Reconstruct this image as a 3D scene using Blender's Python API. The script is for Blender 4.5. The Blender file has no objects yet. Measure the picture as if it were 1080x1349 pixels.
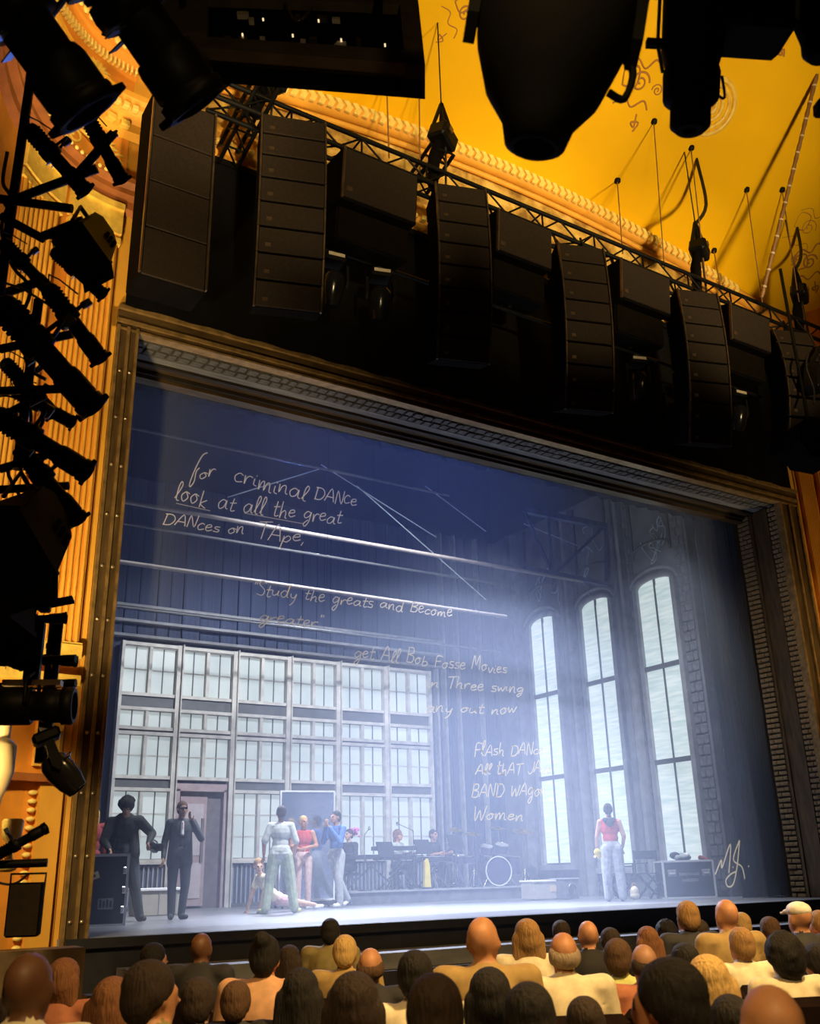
import bpy, bmesh, math, random
import numpy as np
from mathutils import Vector, Matrix, Euler, Quaternion
random.seed(7)
sc = bpy.context.scene
COL = sc.collection

# ------------------------------------------------------------------ camera
K = 13 / 12.
FPX = 1283.751
YAW, PITCH, ROLL = .5702, .3569, -.0251
CAM = Vector((-2.8594 * K, -10.5522 * K, .5006 * K))
FW = Vector((math.sin(YAW) * math.cos(PITCH), math.cos(YAW) * math.cos(PITCH), math.sin(PITCH)))
_r = Vector((math.cos(YAW), -math.sin(YAW), 0)); _u = _r.cross(FW)
RT = _r * math.cos(ROLL) + _u * math.sin(ROLL)
UP = -_r * math.sin(ROLL) + _u * math.cos(ROLL)
cd = bpy.data.cameras.new('camera'); cam = bpy.data.objects.new('camera', cd); COL.objects.link(cam)
cd.sensor_fit = 'VERTICAL'; cd.sensor_height = 36; cd.lens = 36 * FPX / 1349.
cd.clip_start = .05; cd.clip_end = 200
cam.matrix_world = Matrix(((RT.x, UP.x, -FW.x, CAM.x), (RT.y, UP.y, -FW.y, CAM.y), (RT.z, UP.z, -FW.z, CAM.z), (0, 0, 0, 1)))
sc.camera = cam
cd.dof.use_dof = True; cd.dof.focus_distance = 15.; cd.dof.aperture_fstop = 4.
sc.view_settings.view_transform = 'Standard'; sc.view_settings.look = 'None'
sc.view_settings.gamma = 1; sc.view_settings.use_curve_mapping = False
sc.view_settings.exposure = 0.0

# ------------------------------------------------------------------ world and lights
w = bpy.data.worlds.new('world'); sc.world = w; w.use_nodes = True
w.node_tree.nodes['Background'].inputs[0].default_value = (1, .55, .2, 1)
w.node_tree.nodes['Background'].inputs[1].default_value = .004

def lamp(name, typ, loc, power, color, aim=None, **kw):
    l = bpy.data.lights.new(name, typ); l.energy = power; l.color = color
    for k, v in kw.items(): setattr(l, k, v)
    o = bpy.data.objects.new(name, l); COL.objects.link(o); o.location = loc
    if aim is not None: o.rotation_euler = (Vector(aim) - Vector(loc)).to_track_quat('-Z', 'Y').to_euler()
    return o
WARM = (1, .74, .36); AMBER = (1, .64, .25)
# house uplights, balcony downlights and added unseen fill spots, then the stage lamps
lamp('house_uplight', 'SPOT', (9.5, -9.5, 7.0), 3300, WARM, (9, -1.6, 13.6), spot_size=1.15, spot_blend=.9, shadow_soft_size=.5)
lamp('house_uplight', 'SPOT', (1.5, -13.5, 8.0), 5000, WARM, (4.5, -1.6, 13.4), spot_size=.72, spot_blend=.9, shadow_soft_size=.5)
lamp('house_uplight', 'SPOT', (-3.8, -6.4, 2.0), 2000, WARM, (-1.1, -.8, 9.6), spot_size=.75, spot_blend=.8, shadow_soft_size=.25)  # unseen spot added to light the upper left wall
lamp('house_uplight', 'SPOT', (-.5, -9.5, 6.0), 3600, WARM, (-.9, -1.2, 11.8), spot_size=.7, spot_blend=.8, shadow_soft_size=.3)  # unseen spot added to brighten the ceiling at the upper left
lamp('wall_fill_lamp', 'SPOT', (-2.7, -4.3, .2), 2500, WARM, (-1.4, -.7, 4.8), spot_size=1.0, spot_blend=.7, shadow_soft_size=.2)  # unseen spot added to brighten the left wall and pilasters
lamp('wall_fill_lamp', 'SPOT', (15.5, -4.5, 1.0), 800, WARM, (14.0, -.2, 5.5), spot_size=.9, spot_blend=.8, shadow_soft_size=.3)  # unseen fill spot for the right wall
lamp('wall_fill_lamp', 'SPOT', (-3.2, -5.0, 3.6), 1500, WARM, (-1.5, -.6, .7), spot_size=.62, spot_blend=.6, shadow_soft_size=.2)  # another unseen spot, added to brighten the lower left wall
for x_, ax_ in ((-1., 2.2), (4., 6.4), (9., 10.6)): lamp('rig_fill_lamp', 'SPOT', (x_, -13.2, 5.0), 3600, WARM, (ax_, -1.4, 10.3), spot_size=.40, spot_blend=.7, shadow_soft_size=.2)  # unseen fill added so the arrays and moving lights show
lamp('tray_fill_lamp', 'SPOT', (-2.4, -12.2, 1.9), 70, WARM, (-1.5, -8.0, 4.5), spot_size=.8, spot_blend=.8, shadow_soft_size=.1)  # invisible fill added to brighten the equipment tray overhead
lamp('jamb_fill_lamp', 'SPOT', (8.5, -7.0, 5.0), 650, WARM, (13.3, .3, 4.2), spot_size=.52, spot_blend=1., shadow_soft_size=.2)  # unseen fill added to warm the right jamb
lamp('balcony_downlight', 'SPOT', (1.0, -10.5, 6.5), 3000, AMBER, (1.6, -6.5, -.3), spot_size=1.05, spot_blend=.6, shadow_soft_size=.3)
lamp('balcony_downlight', 'SPOT', (-3.5, -12.5, 5.5), 1150, AMBER, (-1.2, -7.5, -.3), spot_size=.85, spot_blend=.6, shadow_soft_size=.3)
lamp('balcony_downlight', 'SPOT', (5.5, -9.5, 7), 2100, AMBER, (4.5, -4.8, -.3), spot_size=.9, spot_blend=.6, shadow_soft_size=.3)
lamp('stage_wash', 'SPOT', (6, 2.0, 9.3), 7000, (.90, .94, 1), (6.3, 7.5, 1), spot_size=1.7, spot_blend=.7, shadow_soft_size=.4)
lamp('stage_wash', 'SPOT', (11.5, 2.0, 9.0), 2200, (.90, .94, 1), (10.5, 3.6, 0), spot_size=1.2, spot_blend=.7, shadow_soft_size=.4)
lamp('stage_wash', 'SPOT', (1.5, 1.8, 9.0), 1500, (.92, .95, 1), (2, 4.5, 0), spot_size=1.0, spot_blend=.7, shadow_soft_size=.4)
lamp('stage_backlight', 'SPOT', (7, 9.2, 8.8), 23000, (.73, .80, 1), (6.3, 1.2, .0), spot_size=.95, spot_blend=1., shadow_soft_size=.4)
lamp('stage_backlight', 'SPOT', (10.5, 8.6, 8.8), 3500, (.73, .80, 1), (9.0, 1.2, 1.5), spot_size=.8, spot_blend=1., shadow_soft_size=.4)
lamp('stage_blue_light', 'SPOT', (5.5, 7.0, 8.9), 950, (.10, .22, 1), (5.0, 1.2, 6.0), spot_size=1.5, spot_blend=1., shadow_soft_size=.3)
for k_, v_ in dict(max_bounces=5, diffuse_bounces=3, glossy_bounces=2, transmission_bounces=3, transparent_max_bounces=8, volume_bounces=1, sample_clamp_indirect=6.).items(): setattr(sc.cycles, k_, v_)

# ------------------------------------------------------------------ pixel rays (frame 1080 x 1349) meeting a real plane
def ray(x, y): return FW + RT * ((x - 540) / FPX) - UP * ((y - 674.5) / FPX)
def at(x, y, axis, v):
    d = ray(x, y); return CAM + d * ((v - CAM[axis]) / d[axis])
def atd(x, y, depth): return CAM + ray(x, y) * depth

# ------------------------------------------------------------------ materials
MATS = {}
def mat(name, col, rough=.6, metal=0., var=.15, scale=6., bump=0., emit=None, estr=0., coat=0., stretch=(1, 1, 1), spec=.5):
    if name in MATS: return MATS[name]
    m = bpy.data.materials.new(name); m.use_nodes = True; nt = m.node_tree; b = nt.nodes['Principled BSDF']
    b.inputs['Roughness'].default_value = rough; b.inputs['Metallic'].default_value = metal
    b.inputs['Specular IOR Level'].default_value = spec
    tc = nt.nodes.new('ShaderNodeTexCoord'); mp = nt.nodes.new('ShaderNodeMapping'); mp.inputs['Scale'].default_value = stretch
    nt.links.new(tc.outputs['Object'], mp.inputs['Vector'])
    n = nt.nodes.new('ShaderNodeTexNoise'); n.inputs['Scale'].default_value = scale; n.inputs['Detail'].default_value = 5
    nt.links.new(mp.outputs['Vector'], n.inputs['Vector'])
    r = nt.nodes.new('ShaderNodeValToRGB'); r.color_ramp.elements[0].position = .3; r.color_ramp.elements[1].position = .75
    c = Vector(col[:3])
    r.color_ramp.elements[0].color = (*(c * (1 - var)), 1); r.color_ramp.elements[1].color = (*[min(1, q * (1 + var)) for q in c], 1)
    nt.links.new(n.outputs['Fac'], r.inputs['Fac']); nt.links.new(r.outputs['Color'], b.inputs['Base Color'])
    if bump:
        bp = nt.nodes.new('ShaderNodeBump'); bp.inputs['Strength'].default_value = bump; bp.inputs['Distance'].default_value = .02
        nt.links.new(n.outputs['Fac'], bp.inputs['Height']); nt.links.new(bp.outputs['Normal'], b.inputs['Normal'])
    if emit:
        b.inputs['Emission Color'].default_value = (*emit, 1); b.inputs['Emission Strength'].default_value = estr
    MATS[name] = m; return m
def M(n): return MATS[n]
mat('gold_ceiling', (.85, .49, .003), .6, var=.06, scale=.8, bump=.05, spec=.12)
mat('gold_wall', (.80, .40, .05), .5, var=.12, scale=2, bump=.1)
mat('gold_relief', (.90, .58, .10), .4, var=.2, scale=9, bump=.3)
mat('gold_bright', (.95, .68, .18), .35, var=.15, scale=12)
mat('red_brown', (.36, .12, .03), .5, var=.25, scale=4)
mat('arabesque', (.40, .17, .03), .6, var=.2)
mat('orange_panel', (.72, .28, .03), .55, var=.25, scale=2.2, bump=.1)
mat('ivory', (.30, .22, .10), .5, var=.1)
mat('frame_wood', (.085, .052, .02), .42, metal=.15, var=.5, scale=5, bump=.25, stretch=(3, 3, .5))
mat('frame_wood_h', (.085, .052, .02), .42, metal=.15, var=.5, scale=5, bump=.25, stretch=(.5, 3, 3))
mat('frame_edge', (.30, .19, .07), .35, metal=.4, var=.4, scale=8)
mat('frame_dark', (.02, .014, .008), .6, var=.3)
mat('rivet', (.55, .45, .3), .3, metal=.7, var=.2)
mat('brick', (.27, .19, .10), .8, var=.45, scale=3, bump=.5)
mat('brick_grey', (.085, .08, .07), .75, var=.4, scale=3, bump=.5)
mat('mortar', (.045, .037, .028), .9, var=.3)
mat('black_cloth', (.0025, .0025, .003), .9, var=.3, spec=.1)
mat('black_metal', (.004, .0038, .0035), .52, metal=.0, var=.4, scale=10, spec=.15)
mat('black_matte', (.0035, .003, .0028), .95, var=.3, spec=.04)
mat('black_gloss', (.012, .012, .013), .18, var=.2)
mat('grille', (.019, .0125, .008), .75, var=.25, scale=30, spec=.2)
mat('rail', (.22, .15, .09), .3, metal=.8, var=.3)
mat('chrome', (.6, .55, .5), .2, metal=1, var=.1)
mat('steel', (.14, .13, .12), .35, metal=.8, var=.3)
mat('lens', (.004, .004, .005), 1., var=.2, spec=0.)
mat('ballast', (.62, .52, .40), .5, var=.15)
mat('cable', (.01, .009, .008), .6, var=.1)
mat('rod', (.25, .13, .05), .5, var=.2)
mat('stage_floor', (.21, .21, .23), .33, var=.25, scale=1.2, bump=.05, stretch=(.3, 2, 1))
mat('stage_black', (.015, .016, .020), .5, var=.3)
mat('ledge', (.16, .165, .18), .7, var=.3, stretch=(.3, 1, 1))
mat('house_floor', (.05, .018, .012), .9, var=.3, scale=3)
mat('seat_cloth', (.012, .006, .005), .9, var=.3, scale=8, spec=.1)
mat('set_blue', (.050, .070, .14), .8, var=.45, scale=2.5, bump=.2, stretch=(4, 4, .25))
mat('set_grey', (.17, .175, .19), .8, var=.3, scale=2, bump=.3)
mat('set_trim', (.30, .30, .31), .6, var=.2, scale=4)
mat('set_frame', (.56, .53, .48), .55, var=.2, scale=5)
mat('muntin', (.10, .105, .11), .6, var=.2)
mat('pipe', (.24, .21, .19), .45, var=.15)
mat('chalk', (.85, .78, .66), .9, var=.1)
mat('chalk_dim', (.42, .50, .52), .9, var=.2)
mat('drape', (.012, .014, .026), .95, var=.3, scale=3, stretch=(6, 6, .3), spec=.1)
mat('drape_dark', (.004, .007, .018), .95, var=.3, spec=.1)
mat('door_pink', (.40, .30, .31), .6, var=.15)
mat('door_dark', (.16, .14, .15), .6, var=.2)
mat('mirror', (.55, .6, .66), .12, metal=.9, var=.05)
mat('case_black', (.018, .020, .026), .45, var=.2)
mat('case_edge', (.75, .77, .80), .3, metal=.8, var=.1)
mat('label_tan', (.62, .50, .30), .6, var=.2)
mat('label_grey', (.30, .30, .31), .6, var=.3)
mat('white', (.8, .8, .8), .5, var=.06)
mat('drum_shell', (.05, .055, .11), .3, var=.2)
mat('brass', (.62, .42, .15), .28, metal=.9, var=.15)
mat('yellow', (.80, .62, .05), .5, var=.15)
mat('pink', (.85, .18, .60), .6, var=.2)
mat('platform', (.13, .13, .15), .6, var=.25)
mat('wood', (.30, .18, .09), .5, var=.3, stretch=(1, 6, 1))
mat('cardboard', (.40, .37, .32), .6, var=.1)

def window_mat(name, c0, c1, strength, sc_=1.6, band=0.):
    m = bpy.data.materials.new(name); m.use_nodes = True; nt = m.node_tree; nt.nodes.clear()
    out = nt.nodes.new('ShaderNodeOutputMaterial'); e = nt.nodes.new('ShaderNodeEmission'); d = nt.nodes.new('ShaderNodeBsdfPrincipled'); a = nt.nodes.new('ShaderNodeAddShader')
    d.inputs['Base Color'].default_value = (.25, .28, .28, 1); d.inputs['Roughness'].default_value = .35
    g = nt.nodes.new('ShaderNodeNewGeometry'); n = nt.nodes.new('ShaderNodeTexNoise'); n.inputs['Scale'].default_value = sc_; n.inputs['Detail'].default_value = 6
    mp = nt.nodes.new('ShaderNodeMapping'); mp.inputs['Scale'].default_value = (1, 1, 1 + band * 8)
    nt.links.new(g.outputs['Position'], mp.inputs['Vector']); nt.links.new(mp.outputs['Vector'], n.inputs['Vector'])
    r = nt.nodes.new('ShaderNodeValToRGB'); r.color_ramp.elements[0].position = .3; r.color_ramp.elements[1].position = .7
    r.color_ramp.elements[0].color = (*c0, 1); r.color_ramp.elements[1].color = (*c1, 1)
    nt.links.new(n.outputs['Fac'], r.inputs['Fac']); nt.links.new(r.outputs['Color'], e.inputs['Color']); e.inputs['Strength'].default_value = strength
    nt.links.new(e.outputs[0], a.inputs[0]); nt.links.new(d.outputs[0], a.inputs[1]); nt.links.new(a.outputs[0], out.inputs[0])
    MATS[name] = m
window_mat('pane_back', (.52, .60, .60), (.78, .86, .84), .62, 1.1)
window_mat('pane_right', (.50, .68, .68), (.90, .98, .95), .8, 1.6, 1.2)

# the sheer scrim: woven gauze, part open, part white thread that takes light from both sides
def scrim_mat():
    m = bpy.data.materials.new('scrim'); m.use_nodes = True; nt = m.node_tree; nt.nodes.clear()
    out = nt.nodes.new('ShaderNodeOutputMaterial'); t = nt.nodes.new('ShaderNodeBsdfTransparent')
    d = nt.nodes.new('ShaderNodeBsdfDiffuse'); tl = nt.nodes.new('ShaderNodeBsdfTranslucent'); a = nt.nodes.new('ShaderNodeMixShader'); mx = nt.nodes.new('ShaderNodeMixShader')
    for q in (d, tl): q.inputs['Color'].default_value = (.66, .75, .97, 1)
    a.inputs[0].default_value = .65; mx.inputs[0].default_value = .22
    nt.links.new(d.outputs[0], a.inputs[1]); nt.links.new(tl.outputs[0], a.inputs[2])
    nt.links.new(t.outputs[0], mx.inputs[1]); nt.links.new(a.outputs[0], mx.inputs[2]); nt.links.new(mx.outputs[0], out.inputs[0])
    MATS['scrim'] = m
scrim_mat()
def glow_writing_mat(name, c, glow):   # handwriting on the gauze; its projected light is a warm glow put in
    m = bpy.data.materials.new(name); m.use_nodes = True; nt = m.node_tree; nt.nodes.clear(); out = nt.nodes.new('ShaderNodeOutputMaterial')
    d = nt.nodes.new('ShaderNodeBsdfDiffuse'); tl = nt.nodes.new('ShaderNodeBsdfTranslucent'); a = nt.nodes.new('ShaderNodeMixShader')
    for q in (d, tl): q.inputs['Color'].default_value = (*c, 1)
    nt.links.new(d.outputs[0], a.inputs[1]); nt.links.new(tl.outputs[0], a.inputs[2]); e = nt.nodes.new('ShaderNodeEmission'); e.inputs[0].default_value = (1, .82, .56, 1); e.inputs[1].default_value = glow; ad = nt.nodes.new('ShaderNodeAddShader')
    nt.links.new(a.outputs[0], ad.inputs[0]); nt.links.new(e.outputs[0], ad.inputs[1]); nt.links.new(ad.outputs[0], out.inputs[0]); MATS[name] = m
glow_writing_mat('glow_writing', (.7, .62, .5), .17); glow_writing_mat('glow_writing_dim', (.46, .41, .34), .12)

# ------------------------------------------------------------------ mesh builder
def frame_of(z, up=Vector((0, 0, 1))):
    z = Vector(z).normalized()
    if abs(z.dot(up)) > .999: up = Vector((0, 1, 0))
    x = up.cross(z).normalized(); y = z.cross(x)
    return Matrix(((x.x, y.x, z.x), (x.y, y.y, z.y), (x.z, y.z, z.z)))
class MB:
    def __init__(s): s.v = []; s.f = []; s.sm = []
    def add(s, vs, fs, smooth=False, mw=None):
        o = len(s.v)
        s.v += [tuple(mw @ Vector(p)) if mw is not None else tuple(p) for p in vs]
        s.f += [tuple(i + o for i in f) for f in fs]; s.sm += [smooth] * len(fs); return s
    def box(s, c, size, rot=None, bev=0.):
        c = Vector(c); h = Vector(size) / 2; R = rot if rot is not None else Matrix.Identity(3)
        if bev <= 0:
            vs = [c + R @ Vector((x * h.x, y * h.y, z * h.z)) for z in (-1, 1) for y in (-1, 1) for x in (-1, 1)]
            return s.add(vs, [(0, 2, 3, 1), (4, 5, 7, 6), (0, 1, 5, 4), (2, 6, 7, 3), (0, 4, 6, 2), (1, 3, 7, 5)])
        b = min(bev, h.x * .9, h.y * .9, h.z * .9)
        bm = bmesh.new(); bmesh.ops.create_cube(bm, size=1)
        for v in bm.verts: v.co = Vector((v.co.x * size[0], v.co.y * size[1], v.co.z * size[2]))
        bmesh.ops.bevel(bm, geom=bm.edges[:], offset=b, segments=1, affect='EDGES', profile=.5)
        bm.verts.ensure_lookup_table(); bm.verts.index_update()
        s.add([c + R @ v.co for v in bm.verts], [tuple(v.index for v in f.verts) for f in bm.faces]); bm.free(); return s
    def box2(s, a, b, bev=0.):
        a = Vector(a); b = Vector(b); return s.box((a + b) / 2, [abs(q) for q in (b - a)], None, bev)
    def cyl(s, p0, p1, r0, r1=None, n=10, caps=True, smooth=True):
        p0 = Vector(p0); p1 = Vector(p1); r1 = r0 if r1 is None else r1
        R = frame_of(p1 - p0); vs = []
        for p, r in ((p0, r0), (p1, r1)):
            for i in range(n):
                a = 2 * math.pi * i / n; vs.append(p + R @ Vector((r * math.cos(a), r * math.sin(a), 0)))
        s.add(vs, [(i, (i + 1) % n, n + (i + 1) % n, n + i) for i in range(n)], smooth)
        if caps: s.add(vs[:n], [tuple(range(n))[::-1]]); s.add(vs[n:], [tuple(range(n))])
        return s
    def bar(s, p0, p1, wx, wy, up=Vector((0, 0, 1))):
        p0 = Vector(p0); p1 = Vector(p1); return s.box((p0 + p1) / 2, (wx, wy, (p1 - p0).length), frame_of(p1 - p0, up))
    def tube(s, path, r, n=6, closed=False, smooth=True):
        P = [Vector(p) for p in path]; m = len(P); vs = []; prev = None
        for i, p in enumerate(P):
            t = (P[(i + 1) % m] - P[i - 1]) if closed else (P[min(i + 1, m - 1)] - P[max(i - 1, 0)])
            if t.length < 1e-9: t = Vector((0, 0, 1))
            t.normalize()
            if prev is None: x = frame_of(t).col[0]
            else:
                x = prev - t * prev.dot(t)
                x = x.normalized() if x.length > 1e-6 else frame_of(t).col[0]
            prev = x; y = t.cross(x)
            rr = r[i] if isinstance(r, (list, tuple)) else r
            for k in range(n):
                a = 2 * math.pi * k / n; vs.append(p + x * (rr * math.cos(a)) + y * (rr * math.sin(a)))
        fs = []
        for i in range(m if closed else m - 1):
            j = (i + 1) % m
            fs += [(i * n + k, i * n + (k + 1) % n, j * n + (k + 1) % n, j * n + k) for k in range(n)]
        s.add(vs, fs, smooth)
        if not closed: s.add(vs[:n], [tuple(range(n))[::-1]]); s.add(vs[-n:], [tuple(range(n))])
        return s
    def ribbon(s, path, r):
        P = [Vector(p) for p in path]; m = len(P); vs = []
        for i, p in enumerate(P):
            t = P[min(i + 1, m - 1)] - P[max(i - 1, 0)]
            n = Vector((-t.z, 0, t.x)); n = n.normalized() * r if n.length > 1e-9 else Vector((0, 0, r))
            vs += [p + n, p - n]
        return s.add(vs, [(2 * i, 2 * i + 1, 2 * i + 3, 2 * i + 2) for i in range(m - 1)])
    def lathe(s, prof, n=16, mw=None, sx=1., sy=1., smooth=True):
        vs = []; m = len(prof)
        for r, z in prof:
            for k in range(n):
                a = 2 * math.pi * k / n; vs.append((r * math.cos(a) * sx, r * math.sin(a) * sy, z))
        fs = [(i * n + k, i * n + (k + 1) % n, (i + 1) * n + (k + 1) % n, (i + 1) * n + k) for i in range(m - 1) for k in range(n)]
        s.add(vs, fs, smooth, mw)
        if prof[0][0] > 1e-4: s.add(vs[:n], [tuple(range(n))[::-1]], False, mw)
        if prof[-1][0] > 1e-4: s.add(vs[-n:], [tuple(range(n))], False, mw)
        return s
    def prism(s, poly, a, b, mw=None):
        n = len(poly); vs = [(x, y, a) for x, y in poly] + [(x, y, b) for x, y in poly]
        s.add(vs, [tuple(range(n))[::-1], tuple(range(n, 2 * n))] + [(i, (i + 1) % n, n + (i + 1) % n, n + i) for i in range(n)], False, mw); return s
    def ball(s, c, r, n=10, m=6, R=None):
        c = Vector(c); r = Vector(r) if hasattr(r, '__len__') else Vector((r, r, r)); vs = [];
        for i in range(m + 1):
            th = math.pi * i / m
            for k in range(n):
                a = 2 * math.pi * k / n; q = Vector((r.x * math.sin(th) * math.cos(a), r.y * math.sin(th) * math.sin(a), r.z * math.cos(th)))
                vs.append(c + (R @ q if R is not None else q))
        s.add(vs, [(i * n + k, (i + 1) * n + k, (i + 1) * n + (k + 1) % n, i * n + (k + 1) % n) for i in range(m) for k in range(n)], True); return s
    def mesh(s, name, m):
        me = bpy.data.meshes.new(name); me.from_pydata(s.v, [], s.f); me.polygons.foreach_set('use_smooth', s.sm)
        me.materials.append(M(m) if isinstance(m, str) else m); me.validate(); me.update(); return me
    def build(s, name, m, parent=None):
        return link(name, s.mesh(name, m), parent)
def link(name, me, parent=None, loc=None, rot=None, scale=None):
    o = bpy.data.objects.new(name, me); COL.objects.link(o)
    if parent is not None: o.parent = parent
    if loc is not None: o.location = loc
    if rot is not None: o.rotation_euler = rot
    if scale is not None: o.scale = scale
    return o
def tag(o, label=None, cat=None, group=None, kind=None):
    if label: o['label'] = label
    if cat: o['category'] = cat
    if group: o['group'] = group
    if kind: o['kind'] = kind
    return o
def struct(o, label=None): return tag(o, label, None, None, 'structure')
def thing(name, label, cat, loc=(0, 0, 0), rot=None, group=None, mw=None):
    o = bpy.data.objects.new(name, None); COL.objects.link(o); o.empty_display_size = .1
    if mw is not None: o.matrix_world = mw
    else:
        o.location = loc
        if rot is not None: o.rotation_euler = rot
    return tag(o, label, cat, group)
def copy_tree(o, parent=None):
    c = o.copy(); COL.objects.link(c); c.parent = parent
    for ch in [q for q in o.children]: copy_tree(ch, c)
    return c
def mw_of(p, z, up=Vector((0, 0, 1)), s=1.):
    R = frame_of(z, up); m = R.to_4x4(); m.translation = Vector(p); return m @ Matrix.Diagonal((s, s, s, 1))
def unit_box(m, bev=0.): b = MB(); b.box((0, 0, 0), (1, 1, 1), None, bev); return b.mesh('piece', m)
def catmull(P, k=5, closed=False):
    P = [Vector(p) for p in P]; n = len(P); out = []
    for i in range(n if closed else n - 1):
        a, b, c, d = (P[(i - 1) % n] if closed or i > 0 else P[0]), P[i], P[(i + 1) % n], (P[(i + 2) % n] if closed or i + 2 < n else P[n - 1])
        for j in range(k):
            t = j / k; out.append(.5 * ((2 * b) + (c - a) * t + (2 * a - 5 * b + 4 * c - d) * t * t + (3 * b - a - 3 * c + d) * t ** 3))
    if not closed: out.append(P[-1])
    return out

# ------------------------------------------------------------------ the house: walls, cornices, ceiling
W0, W1, HI, HO = 0., 13., 7.369, 7.718          # proscenium opening, inner and outer top
XL, XR = -.286, 13.572                          # outer edges of the frame
def zc(x, y): return 12.95 - .0165 * (x - 6.5) ** 2 + .75 * (-y)
def plan(t, side=-1, off=0.):
    x = -.35 - 2.2 * math.sin(t); y = -3.2 + 3.2 * math.cos(t)
    n = Vector((math.sin(t) / 2.2, -math.cos(t) / 3.2)).normalized()
    x += n.x * off; y += n.y * off
    return (x, y) if side < 0 else (13.3 - x, y)
RD = math.radians
def path_pts(t0=80, cross=True, dt=4):
    P = []
    for d in np.arange(t0, -.01, -dt): P.append(('L', RD(d)))
    if cross:
        for x in np.arange(.6, 13.0, .8): P.append(('S', x))
        for d in np.arange(0, t0 + .01, dt): P.append(('R', RD(d)))
    return P
def pth(p, off):
    k, v = p
    if k == 'L': return plan(v, -1, off)
    if k == 'R': return plan(v, 1, off)
    return (v, -off)
def sweep(prof, P):
    mb = MB(); m = len(prof); vs = []
    for p in P:
        for o, z in prof:
            x, y = pth(p, o); vs.append((x, y, z))
    n = len(P)
    mb.add(vs, [(i * m + k, (i + 1) * m + k, (i + 1) * m + k + 1, i * m + k + 1) for i in range(n - 1) for k in range(m - 1)]); return mb
# walls
mb = MB(); P = path_pts(88, False); vs = []
for s in (-1, 1):
    vs = []
    for p in P:
        x, y = plan(p[1], s); vs += [(x, y, -1.2), (x, y, zc(x, y) + .1)]
    wl = MB(); wl.add(vs, [(2 * i, 2 * i + 2, 2 * i + 3, 2 * i + 1) for i in range(len(P) - 1)])
    o = wl.build('wall_left' if s < 0 else 'wall_right', 'orange_panel')
    struct(o, 'curved golden house wall beside the stage frame on the ' + ('left' if s < 0 else 'right'))
    if s < 0: WL = o
    else: WR = o
wf = MB()
xs = [-.4 + i * (14.1 / 40) for i in range(41)]
wf.add([q for x in xs for q in ((x, .02, HO - .3), (x, .02, zc(x, .02)))], [(2 * i, 2 * i + 2, 2 * i + 3, 2 * i + 1) for i in range(40)])
wf.box2((-.45, .02, -1.2), (XL, .2, HO)); wf.box2((XR, .02, -1.2), (13.8, .2, HO))
WF = struct(wf.build('wall_front', 'gold_wall'), 'golden proscenium wall above the stage frame')
# painted mural band between the cornice and the arch
mm = mat('mural', (.5, .3, .05), .7, var=.3, scale=3)
cr = [n for n in mm.node_tree.nodes if n.type == 'VALTORGB'][0].color_ramp; nn = [n for n in mm.node_tree.nodes if n.type == 'TEX_NOISE'][0]
nn.inputs['Scale'].default_value = 1.7; nn.inputs['Detail'].default_value = 9; nn.inputs['Roughness'].default_value = .62
cr.elements[0].position = .40; cr.elements[0].color = (.22, .12, .025, 1); cr.elements[1].position = .60; cr.elements[1].color = (.72, .50, .13, 1)
e_ = cr.elements.new(.5); e_.color = (.50, .30, .06, 1)
mu = MB(); xs2 = [.2 + i * .32 for i in range(40)]
mu.add([q for x in xs2 for q in ((x, .005, 11.0), (x, .005, zc(x, 0) - .5))], [(2 * i, 2 * i + 2, 2 * i + 3, 2 * i + 1) for i in range(39)])
mu.build('mural_band', mm, WF)
# ceiling
ce = MB(); nx, ny = 60, 22; vs = []
for j in range(ny + 1):
    y = .05 - j * .55
    for i in range(nx + 1):
        x = -6 + i * 25. / nx; vs.append((x, y, zc(x, y)))
ce.add(vs, [(j * (nx + 1) + i, j * (nx + 1) + i + 1, (j + 1) * (nx + 1) + i + 1, (j + 1) * (nx + 1) + i) for j in range(ny) for i in range(nx)], True)
CE = struct(ce.build('ceiling', 'gold_ceiling'), 'smooth amber vaulted ceiling sloping up from the arch')
def ceil_hit(x, y):
    d = ray(x, y); t = 5.
    while t < 40:
        p = CAM + d * t
        if p.z > zc(p.x, p.y): return p
        t += .02
    return p
def ceil_frame(p):
    n = Vector((.033 * (p.x - 6.5), .75, 1)).normalized() * -1
    x = Vector((1, 0, -.033 * (p.x - 6.5))).normalized(); y = n.cross(x)
    m = Matrix(((x.x, y.x, n.x, p.x), (x.y, y.y, n.y, p.y), (x.z, y.z, n.z, p.z), (0, 0, 0, 1))); return m
# medallion rings
p = ceil_hit(935, 140); m = ceil_frame(p); md = MB()
for r, tr in ((.12, .07), (.26, .05), (.40, .045), (.52, .06)):
    md.tube([m @ Vector((r * math.cos(a), r * math.sin(a), .0)) for a in [k * math.tau / 32 for k in range(32)]], tr, 6, True)
md.build('ceiling_medallion', 'gold_relief', CE)
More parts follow.
